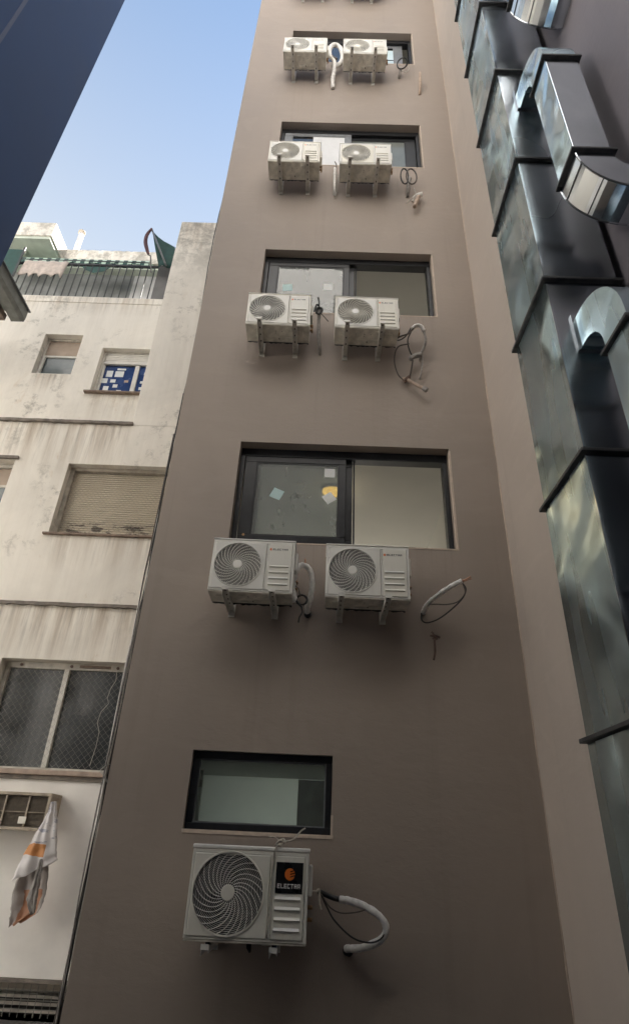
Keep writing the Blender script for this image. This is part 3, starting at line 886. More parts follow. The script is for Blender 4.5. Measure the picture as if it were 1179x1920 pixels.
for (px, pz, sx, sz, mt) in ((-2.87, 8.47, .11, .14, 'paper'), (-2.70, 8.47, .15, .13, 'paper'), (-2.93, 8.31, .11, .10, 'paper'), (-2.78, 8.31, .09, .07, 'paper'), (-2.72, 8.20, .08, .07, 'paper'), (-2.87, 8.14, .09, .10, 'paper'), (-2.64, 8.07, .08, .08, 'paper'), (-2.78, 8.03, .07, .06, 'paper'), (-2.55, 8.31, .07, .05, 'pvc_beige'), (-2.68, 8.58, .15, .04, 'paper'),
                              (-2.15, 8.50, .25, .05, 'paper'), (-2.15, 8.40, .22, .06, 'paper'), (-2.2, 8.30, .22, .05, 'paper'), (-2.16, 8.16, .3, .06, 'paper'), (-2.12, 8.05, .22, .12, 'paper')):
    MB().box(px - sx / 2, px + sx / 2, 2.541, 2.5435, pz - sz / 2, pz + sz / 2).build('paper_note', mt, w)
MB().box(-3.12, -1.8, 2.33, 2.48, 7.885, 7.915).build('sill', 'brown_sill', w)

# terrace railing
rail = thing('railing', 'dark iron railing along the old roof terrace', 'railing', (-3.8, 2.45, 10.2))
MB().box(-6.4, -2.06, 2.415, 2.455, 11.13, 11.165).build('top_rail', 'rail_iron', rail)
MB().box(-6.4, -2.06, 2.42, 2.45, 10.21, 10.235).build('bottom_rail', 'rail_iron', rail)
x = -6.3
while x < -2.45:
    MB().box(x - 0.008, x + 0.008, 2.427, 2.443, 10.235, 11.13).build('baluster', 'rail_iron', rail)
    x += 0.135
MB().box(-2.44, -2.07, 2.40, 2.50, 10.202, 11.128).build('end_panel', 'pillar_grey', rail)

# rolled striped awning under the roof edge
aw = thing('striped_awning', 'green and white striped awning under the terrace roof', 'awning', (-4.6, 3.6, 12.2))
x0, x1, nst = -6.2, -3.05, 34
for q, mt in ((0, 'green_cloth'), (1, 'green_cloth_pale')):
    mb = MB()
    for i in range(nst):
        if i % 2 != q:
            continue
        xa, xb = x0 + (x1 - x0) * i / nst, x0 + (x1 - x0) * (i + 1) / nst
        pr = [(3.64, 12.62), (3.45, 12.52), (3.25, 12.38), (3.23, 12.30), (3.235, 12.24 + 0.02 * math.sin(i * 1.3))]
        for a in range(4):
            mb.quad((xa, pr[a][0], pr[a][1]), (xb, pr[a][0], pr[a][1]), (xb, pr[a + 1][0], pr[a + 1][1]), (xa, pr[a + 1][0], pr[a + 1][1]))
    mb.build('stripe_cloth', mt, aw)
MB().cyl((-6.2, 3.24, 12.30), (-3.05, 3.24, 12.30), 0.02, 8).build('front_bar', 'rail_iron', aw, True)
mb = MB()
vs = [(-4.55, 3.26, 12.25), (-3.8, 3.26, 12.25), (-3.95, 3.27, 12.05), (-4.2, 3.28, 11.98), (-4.42, 3.27, 12.08)]
mb.quad(*vs)
mb.add([(v[0], v[1] + 0.004, v[2]) for v in vs], [(4, 3, 2, 1, 0)])
mb.build('hanging_flap', 'green_cloth', aw)

rg = MB()
nx, nz = 14, 6
vs, fs = [], []
for j in range(nz + 1):
    for i in range(nx + 1):
        u, v = i / nx, j / nz
        ed = (0.05 * math.sin(i * 1.9) + 0.03 * math.sin(i * 3.7)) * v
        vs.append((-5.05 + 0.85 * u - 0.06 * v, 2.405 - 0.009 * math.sin(u * 22 + v), 11.18 - v * (0.40 + ed)))
for j in range(nz):
    for i in range(nx):
        a = j * (nx + 1) + i
        fs.append((a, a + 1, a + nx + 2, a + nx + 1))
o = rg.add(vs, fs).build('cloth', 'rag', None, True, base=(-4.6, 2.4, 11.0))
tag(o, 'beige cloth hung over the left end of the terrace railing', 'cloth')
md = o.modifiers.new('thick', 'SOLIDIFY'); md.thickness = 0.006

# green tarp on a pole beside the pier
tp = thing('green_tarp', 'green tarpaulin stretched from a leaning pole beside the pier', 'tarp', (-2.4, 2.2, 10.9))
mb = MB()
A, B, C_ = Vector((-2.655, 2.2, 11.88)), Vector((-2.10, 2.25, 11.42)), Vector((-2.14, 2.2, 10.86))
D = Vector((-2.36, 2.2, 10.86))
nn = 8
vs, fs = [], []
for i in range(nn + 1):
    l = A.lerp(D, i / nn); r = A.lerp(B, min(1, i / (nn * 0.55))) if i < nn * 0.55 else B.lerp(C_, (i - nn * 0.55) / (nn * 0.45))
    for j in range(nn + 1):
        q = l.lerp(r, j / nn)
        vs.append((q.x, q.y + 0.03 * math.sin(i * 1.1 + j * 0.8), q.z))
for i in range(nn):
    for j in range(nn):
        a = i * (nn + 1) + j
        fs.append((a, a + 1, a + nn + 2, a + nn + 1))
mb.add(vs, fs)
cl = mb.build('cloth', 'green_cloth', tp, True)
md = cl.modifiers.new('thick', 'SOLIDIFY'); md.thickness = 0.005
MB().cyl((-2.67, 2.17, 11.93), (-2.21, 2.17, 10.86), 0.018, 8).build('pole', 'grey_aluminium', tp, True)
mb = MB().tube(sm([(-2.67, 2.16, 11.93), (-2.72, 2.15, 11.72), (-2.71, 2.15, 11.5), (-2.63, 2.15, 11.25), (-2.58, 2.15, 11.13)]), [0.02 + 0.018 * math.sin(i / 24 * math.pi) for i in range(25)], 8)
mb.build('furled_flag', 'maroon', tp, True)
MB().tube([(-2.60, 2.15, 11.14), (-2.54, 2.15, 11.10), (-2.47, 2.2, 10.7)], 0.014, 6).build('strut', 'pillar_grey', tp)

# eave poking in from the left
ev = thing('metal_eave', 'grey metal eave with gutter jutting in at the left below the dark wall', 'eave', (-4.3, -0.6, 9.0))
mb = MB()
prof = [(-4.20, 9.16), (-4.20, 8.98), (-4.25, 8.93), (-4.42, 8.93), (-4.46, 9.0), (-4.46, 9.16)]
vs = [(x, y, z) for y in (-0.6, 1.86) for x, z in prof]
k6 = len(prof)
fs = [(i, (i + 1) % k6, k6 + (i + 1) % k6, k6 + i) for i in range(k6)] + [tuple(range(k6 - 1, -1, -1)), tuple(range(k6, 2 * k6))]
mb.add(vs, fs).build('gutter', 'eave_metal', ev)
MB().box(-4.205, -4.165, -0.6, 1.88, 9.165, 9.185).build('gutter_lip', 'grey_aluminium', ev)
MB().box(-4.56, -4.47, -0.6, 1.78, 8.86, 8.98).build('fascia_board', 'eave_wood', ev)
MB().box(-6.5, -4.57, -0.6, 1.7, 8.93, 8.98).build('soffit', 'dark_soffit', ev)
MB().box(-6.5, -4.21, -0.6, 1.85, 9.168, 9.20).build('roof_sheet', 'eave_metal', ev)
MB().box(-4.44, -4.22, 1.862, 1.878, 8.95, 9.15).build('gutter_cap', 'eave_metal', ev)

# side screen of the terrace
gs = thing('green_screen', 'green mesh screen at the left end of the terrace', 'screen', (-5.3, 2.35, 10.9))
MB().box(-5.75, -5.12, 2.36, 2.372, 10.7, 11.45).build('mesh', 'green_cloth', gs)
MB().box(-5.15, -5.11, 2.34, 2.358, 10.65, 11.5).build('post', 'rail_iron', gs)

# old window air conditioner
oa = thing('window_air_conditioner', 'old tan window air conditioner box in the stained plaster wall', 'air conditioner', (-2.2, 1.85, 1.54))
MB().ringbox(-2.75, -1.80, 1.535, 1.885, 0.03, 0.03, 0.03, 0.03, 1.70, 2.05).build('casing', 'old_ac_tan', oa, bevel=0.004, seg=1)
MB().box(-2.71, -1.84, 1.76, 1.78, 1.57, 1.85).build('coil_back', 'old_ac_fin', oa)
mb = MB()
for i in range(24):
    zz_ = 1.572 + i * 0.0115
    mb.box(-2.71, -1.84, 1.735, 1.757, zz_, zz_ + 0.006)
stuff(mb.build('fins', 'old_ac_fin', oa))
for q in (-2.50, -2.27, -2.03):
    MB().box(q - 0.008, q + 0.008, 1.715, 1.733, 1.567, 1.853).build('divider', 'old_ac_tan', oa)
MB().box(-2.71, -1.84, 1.72, 1.732, 1.70, 1.706).build('cross_bar', 'old_ac_tan', oa)
MB().box(-2.09, -2.01, 1.705, 1.714, 1.595, 1.66).build('tag', 'unit_white', oa, bevel=0.003)

# torn plastic bag hanging from it
bag = thing('plastic_bag', 'torn white and orange plastic bag hanging from the old air conditioner', 'bag', (-1.72, 1.62, 0.72))
def sheet(left, right, name, mat, y0, bulge, seed, nv=44, nu=22):
    r = random.Random(seed)
    ph = [r.uniform(0, 6.28) for _ in range(6)]
    vs, fs = [], []
    def at(pl, t):
        f = t * (len(pl) - 1); i = min(int(f), len(pl) - 2); u = f - i
        u = u * u * (3 - 2 * u) * 0.4 + u * 0.6
        return pl[i][0] + (pl[i + 1][0] - pl[i][0]) * u, pl[i][1] + (pl[i + 1][1] - pl[i][1]) * u
    for j in range(nv + 1):
        v = j / nv
        a, b = at(left, v), at(right, v)
        for i in range(nu + 1):
            u = i / nu
            fold = 0.010 * math.sin(u * 9 + ph[0] + v * 2.2) * (0.3 + v) + 0.009 * math.sin(u * 17 + ph[1] - v * 5) + 0.003 * math.sin(v * 23 + u * 6 + ph[2])
            ed = 0.002 * math.sin(v * 31 + ph[3]) + 0.002 * math.sin(v * 57 + ph[4])
            vs.append((a[0] + (b[0] - a[0]) * u + ed, y0 - bulge * math.sin(u * math.pi) * math.sin(0.4 + 2.4 * v) + fold, a[1] + (b[1] - a[1]) * u + 0.010 * math.sin(u * 13 + ph[5]) * v))
    for j in range(nv):
        for i in range(nu):
            q = j * (nu + 1) + i
            fs.append((q, q + 1, q + nu + 2, q + nu + 1))
    ob_ = MB().add(vs, fs).build(name, mat, bag, True)
    md_ = ob_.modifiers.new('thick', 'SOLIDIFY'); md_.thickness = 0.0015
    return ob_
sheet([(-1.765, 1.80), (-1.78, 1.70), (-1.85, 1.52), (-1.90, 1.38), (-1.94, 1.24), (-1.96, 1.10)], [(-1.715, 1.81), (-1.68, 1.70), (-1.635, 1.55), (-1.60, 1.40), (-1.585, 1.33), (-1.57, 1.29)], 'front_sheet', 'bag_print', 1.64, 0.05, 3)
sheet([(-1.90, 1.22), (-1.95, 1.10), (-1.955, 0.98), (-1.93, 0.86), (-1.925, 0.80), (-1.91, 0.735)], [(-1.70, 1.33), (-1.66, 1.2), (-1.64, 1.05), (-1.64, 0.95), (-1.665, 0.86), (-1.80, 0.78)], 'back_sheet', 'bag_inside', 1.70, -0.05, 5)
sheet([(-1.735, 1.30), (-1.745, 1.15), (-1.755, 1.05), (-1.775, 0.97), (-1.74, 0.90), (-1.70, 0.85)], [(-1.685, 1.30), (-1.68, 1.16), (-1.675, 1.05), (-1.67, 0.97), (-1.665, 0.92), (-1.66, 0.855)], 'torn_strip', 'wrap_grey', 1.61, 0.02, 8, 24, 8)

# cable bundle down the corner
def cable(name, label, pts, r, mat, cat='cable', group=None, smooth=True, n=7):
    base = pts[0]
    o_ = MB().tube(sm(pts, 5) if smooth else pts, r, n).build(name, mat, None, True, base=base)
    return tag(o_, label, cat, group)
bun = thing('cable_bundle', 'bundle of black and pale cables running down the left building corner', 'cables', (-0.75, 0.06, 0.1))
for i, (dx, dy, r_, mt, ztop) in enumerate(((-0.012, 0.03, 0.007, 'cable_black', 6.2), (-0.036, 0.05, 0.006, 'cable_brown', 5.4), (-0.022, 0.10, 0.008, 'cable_black', 5.0), (-0.052, 0.09, 0.007, 'wrap_white', 5.1), (-0.008, 0.02, 0.006, 'cable_grey', 4.4), (-0.030, 0.012, 0.006, 'wrap_grey', 3.6), (-0.012, 0.05, 0.006, 'cable_black', 10.5))):
    pts = []
    zz_ = 0.05
    q = 0
    while zz_ < ztop:
        sw = 0.5 + 0.5 * math.sin(zz_ * 1.7 + i)
        pts.append((XL + dx - 0.022 * sw + rnd.uniform(-.004, .004), 0.02 + dy + rnd.uniform(-.006, .006), zz_))
        zz_ += 0.28
    MB().tube(sm(pts, 4), r_, 6).build('cable', mt, bun, True)
MB().tube(sm([(XL - 0.02, 0.03, 2.02), (XL - 0.07, 0.0, 1.97), (XL - 0.03, -0.02, 1.93), (XL + 0.01, -0.01, 1.88)]), 0.006, 6).build('tie', 'cable_grey', bun, True)

# ------------------------------------------------------------------ metal ducts
vd = thing('ventilation_duct', 'tall galvanised main duct with dark flanges standing against the right wall', 'duct', (2.8, -1.75, 0))
DX0, DX1, DY0, DY1 = 2.53, 3.08, -2.10, -1.39
zf = [0.52 + 1.6 * i for i in range(0, 13)]
for i in range(len(zf)):
    za = 0.0 if i == 0 else zf[i - 1] + 0.018
    zc = zf[i] - 0.018
    mb = MB().box(DX0, DX1, DY0, DY1, za, zc)
    # lock-seam strip up the corner
    mb.build('duct_section', 'galvanised', vd, bevel=0.006, seg=2)
    MB().box(DX0 - 0.0035, DX0 - 0.0005, DY0 + 0.004, DY1 - 0.004, za + 0.002, zc - 0.002).build('sky_tint_sheet', 'galvanised_sky', vd)  # thin overlay carrying the painted sky tint of the left face
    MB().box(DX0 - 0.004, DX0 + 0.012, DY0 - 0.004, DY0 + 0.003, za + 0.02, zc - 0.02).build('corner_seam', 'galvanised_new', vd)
    f_ = MB()
    f_.box(DX0 - 0.034, DX1 + 0.03, DY0 - 0.034, DY0 + 0.02, zf[i] - 0.013, zf[i] + 0.013)
    f_.box(DX0 - 0.034, DX1 + 0.03, DY1 - 0.02, DY1 + 0.04, zf[i] - 0.013, zf[i] + 0.013)
    f_.box(DX0 - 0.034, DX0 + 0.02, DY0 + 0.02, DY1 - 0.02, zf[i] - 0.013, zf[i] + 0.013)
    f_.box(DX1 - 0.02, DX1 + 0.03, DY0 + 0.02, DY1 - 0.02, zf[i] - 0.013, zf[i] + 0.013)
    f_.build('flange', 'flange_dark', vd, bevel=0.003, seg=1)
    if i:
        mb = MB().box(DX1 + 0.031, 3.158, DY0 + 0.05, DY0 + 0.09, zf[i] - 0.02, zf[i] + 0.02)
        mb.box(DX1 + 0.031, 3.158, DY1 - 0.09, DY1 - 0.05, zf[i] - 0.02, zf[i] + 0.02)
        mb.build('wall_bracket', 'flange_dark', vd)

def elbow(mb, c, r0, r1, w0, w1, plane, a0_, a1_, n=10):
    """square elbow: quarter ring; plane 'YZ' (width in X) or 'XZ' (width in Y)"""
    vs, fs = [], []
    for i in range(n + 1):
        a = a0_ + (a1_ - a0_) * i / n
        for r in (r0, r1):
            for w_ in (w0, w1):
                p_ = (c[0] + r * math.cos(a), c[1] + r * math.sin(a))
                vs.append((w_, p_[0], p_[1]) if plane == 'YZ' else (p_[0], w_, p_[1]))
    for i in range(n):
        q = i * 4
        fs += [(q, q + 4, q + 5, q + 1), (q + 2, q + 3, q + 7, q + 6), (q, q + 2, q + 6, q + 4), (q + 1, q + 5, q + 7, q + 3)]
    return mb.add(vs, fs)

BX0, BX1, BY0, BY1 = 2.675, 2.955, -2.645, -2.365
for i in range(-1, 4):
    zt_, zbm = 7.52 + FH * i, 6.08 + FH * i
    if zbm < 0.4 or zt_ > 15:
        if i < 0:
            pass
    lab = {-1: 'branch duct at the lower right, mostly outside the view', 0: 'branch duct whose curved elbow turns into the wall at upper right', 1: 'branch duct at the very top right, only its elbow in view', 2: 'highest branch duct above the view', 3: 'topmost branch duct above the view'}
    if i > 1:
        continue
    br = thing('branch_duct', {-1: 'galvanised branch duct cut off by the right edge at mid height', 0: 'galvanised branch duct with curved elbow turning into the wall at upper right', 1: 'galvanised branch duct whose bottom elbow touches the top edge'}[i], 'duct', (2.8, -2.5, zbm), 'branch ducts on the main duct')
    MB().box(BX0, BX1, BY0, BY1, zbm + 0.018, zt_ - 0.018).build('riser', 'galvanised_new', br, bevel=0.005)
    MB().box(BX0 - 0.0035, BX0 - 0.0005, BY0 + 0.004, BY1 - 0.004, zbm + 0.02, zt_ - 0.02).build('sky_tint_sheet', 'galvanised_sky', br)  # overlay with the same painted sky reflection tint
    for zq in (zt_, zbm):
        f_ = MB()
        f_.box(BX0 - 0.03, BX1 + 0.03, BY0 - 0.03, BY0 + 0.015, zq - 0.012, zq + 0.012)
        f_.box(BX0 - 0.03, BX1 + 0.03, BY1 - 0.015, BY1 + 0.03, zq - 0.012, zq + 0.012)
        f_.box(BX0 - 0.03, BX0 + 0.015, BY0 + 0.015, BY1 - 0.015, zq - 0.012, zq + 0.012)
        f_.box(BX1 - 0.015, BX1 + 0.03, BY0 + 0.015, BY1 - 0.015, zq - 0.012, zq + 0.012)
        f_.build('flange', 'flange_dark', br, bevel=0.003, seg=1)
    # top elbow: from the main duct's front, turning down
    yc = DY0 - 0.06
    mb = elbow(MB(), (yc, zt_ + 0.10), yc - BY1, yc - BY0, BX0, BX1, 'YZ', math.pi, math.pi / 2)
    mb.box(BX0, BX1, BY0, BY1, zt_ + 0.018, zt_ + 0.10)
    mb.box(BX0, BX1, yc, DY0 + 0.01, zt_ + 0.10 + yc - BY1, zt_ + 0.10 + yc - BY0)
    mb.build('top_elbow', 'galvanised_sky', br)
    mb = MB().ringbox(BX0 - 0.03, BX1 + 0.03, zt_ + 0.07 + yc - BY1, zt_ + 0.13 + yc - BY0, 0.03, 0.03, 0.03, 0.03, DY0 - 0.02, DY0 - 0.001)
    mb.build('collar', 'galvanised', br)
    # bottom elbow: turning right into the wall
    xc = 3.10
    mb = elbow(MB(), (xc, zbm - 0.016), xc - BX1, xc - BX0, BY0, BY1, 'XZ', math.pi, 1.5 * math.pi)
    mb.box(xc, 3.175, BY0, BY1, zbm - 0.016 - (xc - BX0), zbm - 0.016 - (xc - BX1))
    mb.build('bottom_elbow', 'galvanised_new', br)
    mb = MB()
    for a in (0.22, 0.55):
        an = math.pi + a * math.pi / 2
        R_ = xc - BX0 + 0.003
        p_ = (xc + R_ * math.cos(an), zbm - 0.016 + R_ * math.sin(an))
        mb.tube([(p_[0], BY0, p_[1]), (p_[0], BY1, p_[1])], 0.004, 4)
    mb.build('elbow_seam', 'flange_dark', br)
    for yq in (BY0 - 0.004, BY1 + 0.004):
        pts = [(xc + (xc - BX0) * math.cos(math.pi + t * math.pi / 20), yq, zbm - 0.016 + (xc - BX0) * math.sin(math.pi + t * math.pi / 20)) for t in range(11)]
        MB().tube(pts, 0.008, 5).build('elbow_rim', 'galvanised', br)

# ------------------------------------------------------------------ air conditioners
GLYPH = {
    'E': [(0, 0, 1, 5), (0, 0, 4, 1), (0, 2, 3.4, 3), (0, 4, 4, 5)],
    'L': [(0, 0, 1, 5), (0, 0, 4, 1)],
    'C': [(0, 0, 1, 5), (0, 0, 4, 1), (0, 4, 4, 5)],
    'T': [(0, 4, 4.4, 5), (1.7, 0, 2.7, 4)],
    'R': [(0, 0, 1, 5), (0, 4, 4, 5), (3, 2.4, 4, 5), (1, 2, 4, 3), (2.8, 0, 3.8, 2)],
    'A': [(0, 0, 1, 5), (3, 0, 4, 5), (0, 4, 4, 5), (1, 1.6, 3, 2.5)],
}
def lettering(mb, text, x, z, hgt, y, wfac=1.0):
    s_ = hgt / 5
    cx_ = x
    for k_, ch in enumerate(text):
        for j_, (a, b, c, d) in enumerate(GLYPH[ch]):
            mb.box(cx_ + a * s_ * wfac, cx_ + c * s_ * wfac, y - 0.0006 - 0.0002 * j_, y, z + b * s_, z + d * s_)
        cx_ += (5.4 if ch == 'T' else 5.0) * s_ * wfac
    return mb

def emblem(parent, cx_, cz_, r, y, slitmat):
    n_ = 28
    mb = MB()
    mb.disc((cx_, cz_), r, y, n_)
    e_ = mb.build('emblem', 'badge_orange', parent)
    mb = MB()
    for q in (-0.42, 0.02, 0.46):
        z_ = cz_ + q * r
        mb.quad((cx_ + 0.05 * r, y - 0.0008, z_ - 0.13 * r), (cx_ + 1.05 * r, y - 0.0008, z_ + 0.17 * r), (cx_ + 1.05 * r, y - 0.0008, z_ + 0.36 * r), (cx_ + 0.05 * r, y - 0.0008, z_ + 0.06 * r))
    mb.quad((cx_ + 0.78 * r, y - 0.0010, cz_ - 0.95 * r), (cx_ + 1.1 * r, y - 0.0010, cz_ - 0.95 * r), (cx_ + 1.1 * r, y - 0.0010, cz_ - 0.2 * r), (cx_ + 0.92 * r, y - 0.0010, cz_ - 0.25 * r))
    mb.build('emblem_slits', slitmat, e_)

def rect_ray(cx_, cz_, x0, x1, z0, z1, a):
    dx, dz = math.cos(a), math.sin(a)
    t = 1e9
    if dx > 1e-9: t = min(t, (x1 - cx_) / dx)
    if dx < -1e-9: t = min(t, (x0 - cx_) / dx)
    if dz > 1e-9: t = min(t, (z1 - cz_) / dz)
    if dz < -1e-9: t = min(t, (z0 - cz_) / dz)
    return cx_ + dx * t, cz_ + dz * t

def holed_plate(x0, x1, z0, z1, cx_, cz_, r, y0, y1, n_=72):
    ang = sorted([2 * math.pi * i / n_ for i in range(n_)] + [math.atan2(z - cz_, x - cx_) % (2 * math.pi) for x in (x0, x1) for z in (z0, z1)])
    ch = 0.012
    vs, fs = [], []
    for a in ang:
        o0 = rect_ray(cx_, cz_, x0, x1, z0, z1, a)
        o1 = (min(max(o0[0], x0 + 0.005), x1 - 0.005), min(max(o0[1], z0 + 0.005), z1 - 0.005))
        vs += [(o0[0], y1, o0[1]), (o0[0], y0 + 0.005, o0[1]), (o1[0], y0, o1[1]),
               (cx_ + (r + 0.012) * math.cos(a), y0, cz_ + (r + 0.012) * math.sin(a)),
               (cx_ + (r + 0.010) * math.cos(a), y0 - 0.006, cz_ + (r + 0.010) * math.sin(a)),
               (cx_ + (r + 0.001) * math.cos(a), y0 - 0.006, cz_ + (r + 0.001) * math.sin(a)),
               (cx_ + (r - 0.001) * math.cos(a), y1 + 0.02, cz_ + (r - 0.001) * math.sin(a))]
    m_ = len(ang)
    for i in range(m_):
        q, q2 = i * 7, ((i + 1) % m_) * 7
        for j in range(6):
            fs.append((q + j, q2 + j, q2 + j + 1, q + j + 1))
    return MB().add(vs, fs)

def make_unit(label, w, h, yf, yb, fx, fz, fr_, fanx, right, louv, lidlip, big, name='air_conditioner'):
    """local frame: x across, y=0 the wall, z=0 the underside; yf is the front"""
    t = thing(name, label, 'air conditioner', (0, 0, 0), 'air conditioners on the taupe wall')
    x0, x1 = -w / 2, w / 2
    # casing: four sides and a back, open at the front behind the panels
    mb = MB()
    th = 0.012
    mb.box(x0, x0 + 0.02, yf + 0.012, yb, 0.012, h - 0.012)
    mb.box(x1 - 0.02, x1, yf + 0.012, yb, 0.012, h - 0.012)
    mb.box(x0 + 0.02, x1 - 0.02, yb - 0.02, yb, 0.012, h - 0.012)
    # front surround strips outside the panels
    mb.box(x0, fanx[0] - 0.003, yf, yf + 0.0118, 0.0, h)
    mb.box(right[1] + 0.003, x1, yf, yf + 0.0118, 0.0, h)
    mb.box(fanx[0] - 0.003, right[1] + 0.003, yf, yf + 0.0118, h - 0.022, h)
    mb.box(fanx[0] - 0.003, right[1] + 0.003, yf, yf + 0.0118, 0.0, 0.012)
    mb.box(fanx[1] + 0.003, right[0] - 0.003, yf + 0.003, yf + 0.012, 0.012, h - 0.022)
    mb.build('casing', 'unit_white', t, bevel=0.0025, seg=2)
    # lid
    mb = MB().box(x0 - 0.006, x1 + 0.006, yf - 0.006, yb + 0.004, h + 0.002, h + 0.002 + lidlip)
    mb.build('lid', 'unit_white', t, bevel=0.008, seg=3)
    # base pan with pressed ribs
    mb = MB().box(x0 + 0.002, x1 - 0.002, yf + 0.004, yb - 0.002, -0.014, -0.002)
    bp = mb.build('base_pan', 'unit_base', t, bevel=0.003, seg=1)
    mb = MB()
    rr = random.Random(3)
    for (ax, ay, bx, by) in ((-0.30, 0.30, -0.22, 0.72), (-0.12, 0.2, -0.04, 0.55), (0.02, 0.62, 0.16, 0.8), (0.20, 0.25, 0.29, 0.6), (-0.1, 0.75, 0.0, 0.88), (0.10, 0.15, 0.16, 0.35)):
        ya, yc_ = yf + (yb - yf) * ay, yf + (yb - yf) * by
        mb.box(ax * w / 0.72, bx * w / 0.72, ya, yc_, -0.024, -0.0145)
    stuff(mb.build('pressed_ribs', 'unit_base', bp, bevel=0.006, seg=2))
    mb = MB()
    # crimped rear edge of the pan
    vs, fs = [], []
    nn_ = 26
    for i in range(nn_ + 1):
        xx = x0 + 0.01 + (w - 0.02) * i / nn_
        o_ = rr.uniform(0, 0.012)
        vs += [(xx, yb - 0.004, -0.002), (xx, yb - 0.004 + o_, -0.020 - o_)]
    fs = [(2 * i, 2 * i + 1, 2 * i + 3, 2 * i + 2) for i in range(nn_)]
    mb.add(vs, fs)
    for (hx, hy) in ((0.02, 0.78), (-0.02, 0.35), (0.05, 0.35), (-0.06, 0.45), (-0.02, 0.45)):
        r_ = 0.012 if hy > 0.7 else 0.005
        yy = yf + (yb - yf) * hy
        mb.add([(hx + r_ * math.cos(k * math.pi / 6), yy + r_ * math.sin(k * math.pi / 6), -0.0148) for k in range(12)], [tuple(range(11, -1, -1))])
    stuff(mb.build('drain_holes', 'unit_dark', bp))
    # fan panel with round opening
    holed_plate(fanx[0], fanx[1], 0.014, h - 0.024, fx, fz, fr_, yf - 0.006, yf + 0.008).build('fan_panel', 'unit_panel', t)
    # service panel at the right, with louvres
    MB().box(right[0], right[1], yf - 0.007, yf + 0.008, 0.014, h - 0.024).build('service_panel', 'unit_panel', t, bevel=0.005, seg=2)
    for lz in louv:
        vs = [(right[0] + 0.016, yf - 0.0072, lz + 0.011), (right[1] - 0.024, yf - 0.0072, lz + 0.011), (right[1] - 0.024, yf - 0.018, lz - 0.004), (right[0] + 0.016, yf - 0.018, lz - 0.004),
              (right[1] - 0.024, yf - 0.0072, lz - 0.010), (right[0] + 0.016, yf - 0.0072, lz - 0.010)]
        MB().add(vs, [(0, 3, 2, 1), (3, 5, 4, 2), (0, 5, 3), (1, 2, 4)]).build('louvre', 'unit_white', t)
    # chamber, fan, grille
    mb = MB().tube([(fx, yf + 0.004, fz), (fx, yf + 0.13, fz)], fr_ - 0.0015, 40, False)
    mb.disc((fx, fz), fr_, yf + 0.128, 40)
    mb.build('fan_chamber', 'unit_dark' if big else 'fan_blade', t, True)
    mb = MB().tube([(fx, yf + 0.05, fz), (fx, yf + 0.10, fz)], 0.055, 20)
    for b_ in range(3):
        a0_ = b_ * 2 * math.pi / 3
        vs, fs = [], []
        for i in range(7):
            for j in range(2):
                r_ = 0.05 + (fr_ * 0.9 - 0.05) * i / 6
                an = a0_ + (0.0 if j == 0 else 1.15) + 0.35 * i / 6
                vs.append((fx + r_ * math.cos(an), yf + (0.055 if j == 0 else 0.10), fz + r_ * math.sin(an)))
        fs = [(2 * i, 2 * i + 1, 2 * i + 3, 2 * i + 2) for i in range(6)]
        mb.add(vs, fs)
    mb.build('fan', 'fan_blade', t)
    gr = MB()
    nr = 17 if big else 14
    for i in range(nr):
        r_ = fr_ * (0.24 + 0.745 * (i + 0.5) / nr)
        pts = [(fx + r_ * math.cos(2 * math.pi * k / 48), yf - 0.001, fz + r_ * math.sin(2 * math.pi * k / 48)) for k in range(49)]
        gr.tube(pts, 0.0013 if big else 0.0020, 4, False)
    nrib = 24
    for i in range(nrib):
        pts = []
        for k in range(15):
            u = k / 14
            r_ = fr_ * (0.19 + 0.81 * u)
            an = 2 * math.pi * i / nrib - 1.25 * u ** 0.9
            pts.append((fx + r_ * math.cos(an), yf - 0.004 - 0.003 * math.sin(u * math.pi), fz + r_ * math.sin(an)))
        gr.tube(pts, 0.0024 if big else 0.0037, 5, False)
    stuff(gr.build('fan_grille', 'unit_white', t))
    mb = MB().tube([(fx, yf + 0.004, fz), (fx, yf - 0.006, fz), (fx, yf - 0.010, fz), (fx, yf - 0.011, fz)], [fr_ * 0.20, fr_ * 0.20, fr_ * 0.185, fr_ * 0.12], 28)
    mb.build('grille_hub', 'unit_white', t)
    for (sx, sz) in ((fanx[0] - 0.012, 0.02), (fanx[1] + 0.011, 0.024), (fx, fz - fr_ - 0.004)):
        MB().cyl((sx, yf + 0.004, sz), (sx, yf - 0.010, sz), 0.006, 8).build('screw', 'bracket_paint', t)
    # side: valve cover and two valves
    MB().box(x1 + 0.0005, x1 + 0.028, yf + 0.07, yb - 0.03, h * 0.50, h * 0.86).build('valve_cover', 'unit_white', t, bevel=0.010, seg=2)
    for vz in (h * 0.22, h * 0.36):
        mb = MB().cyl((x1 + 0.0005, yb - 0.09, vz), (x1 + 0.035, yb - 0.09, vz), 0.014, 10)
        mb.cyl((x1 + 0.026, yb - 0.11, vz), (x1 + 0.026, yb - 0.055, vz), 0.010, 8)
        mb.build('valve', 'brass', t, True)
    return t

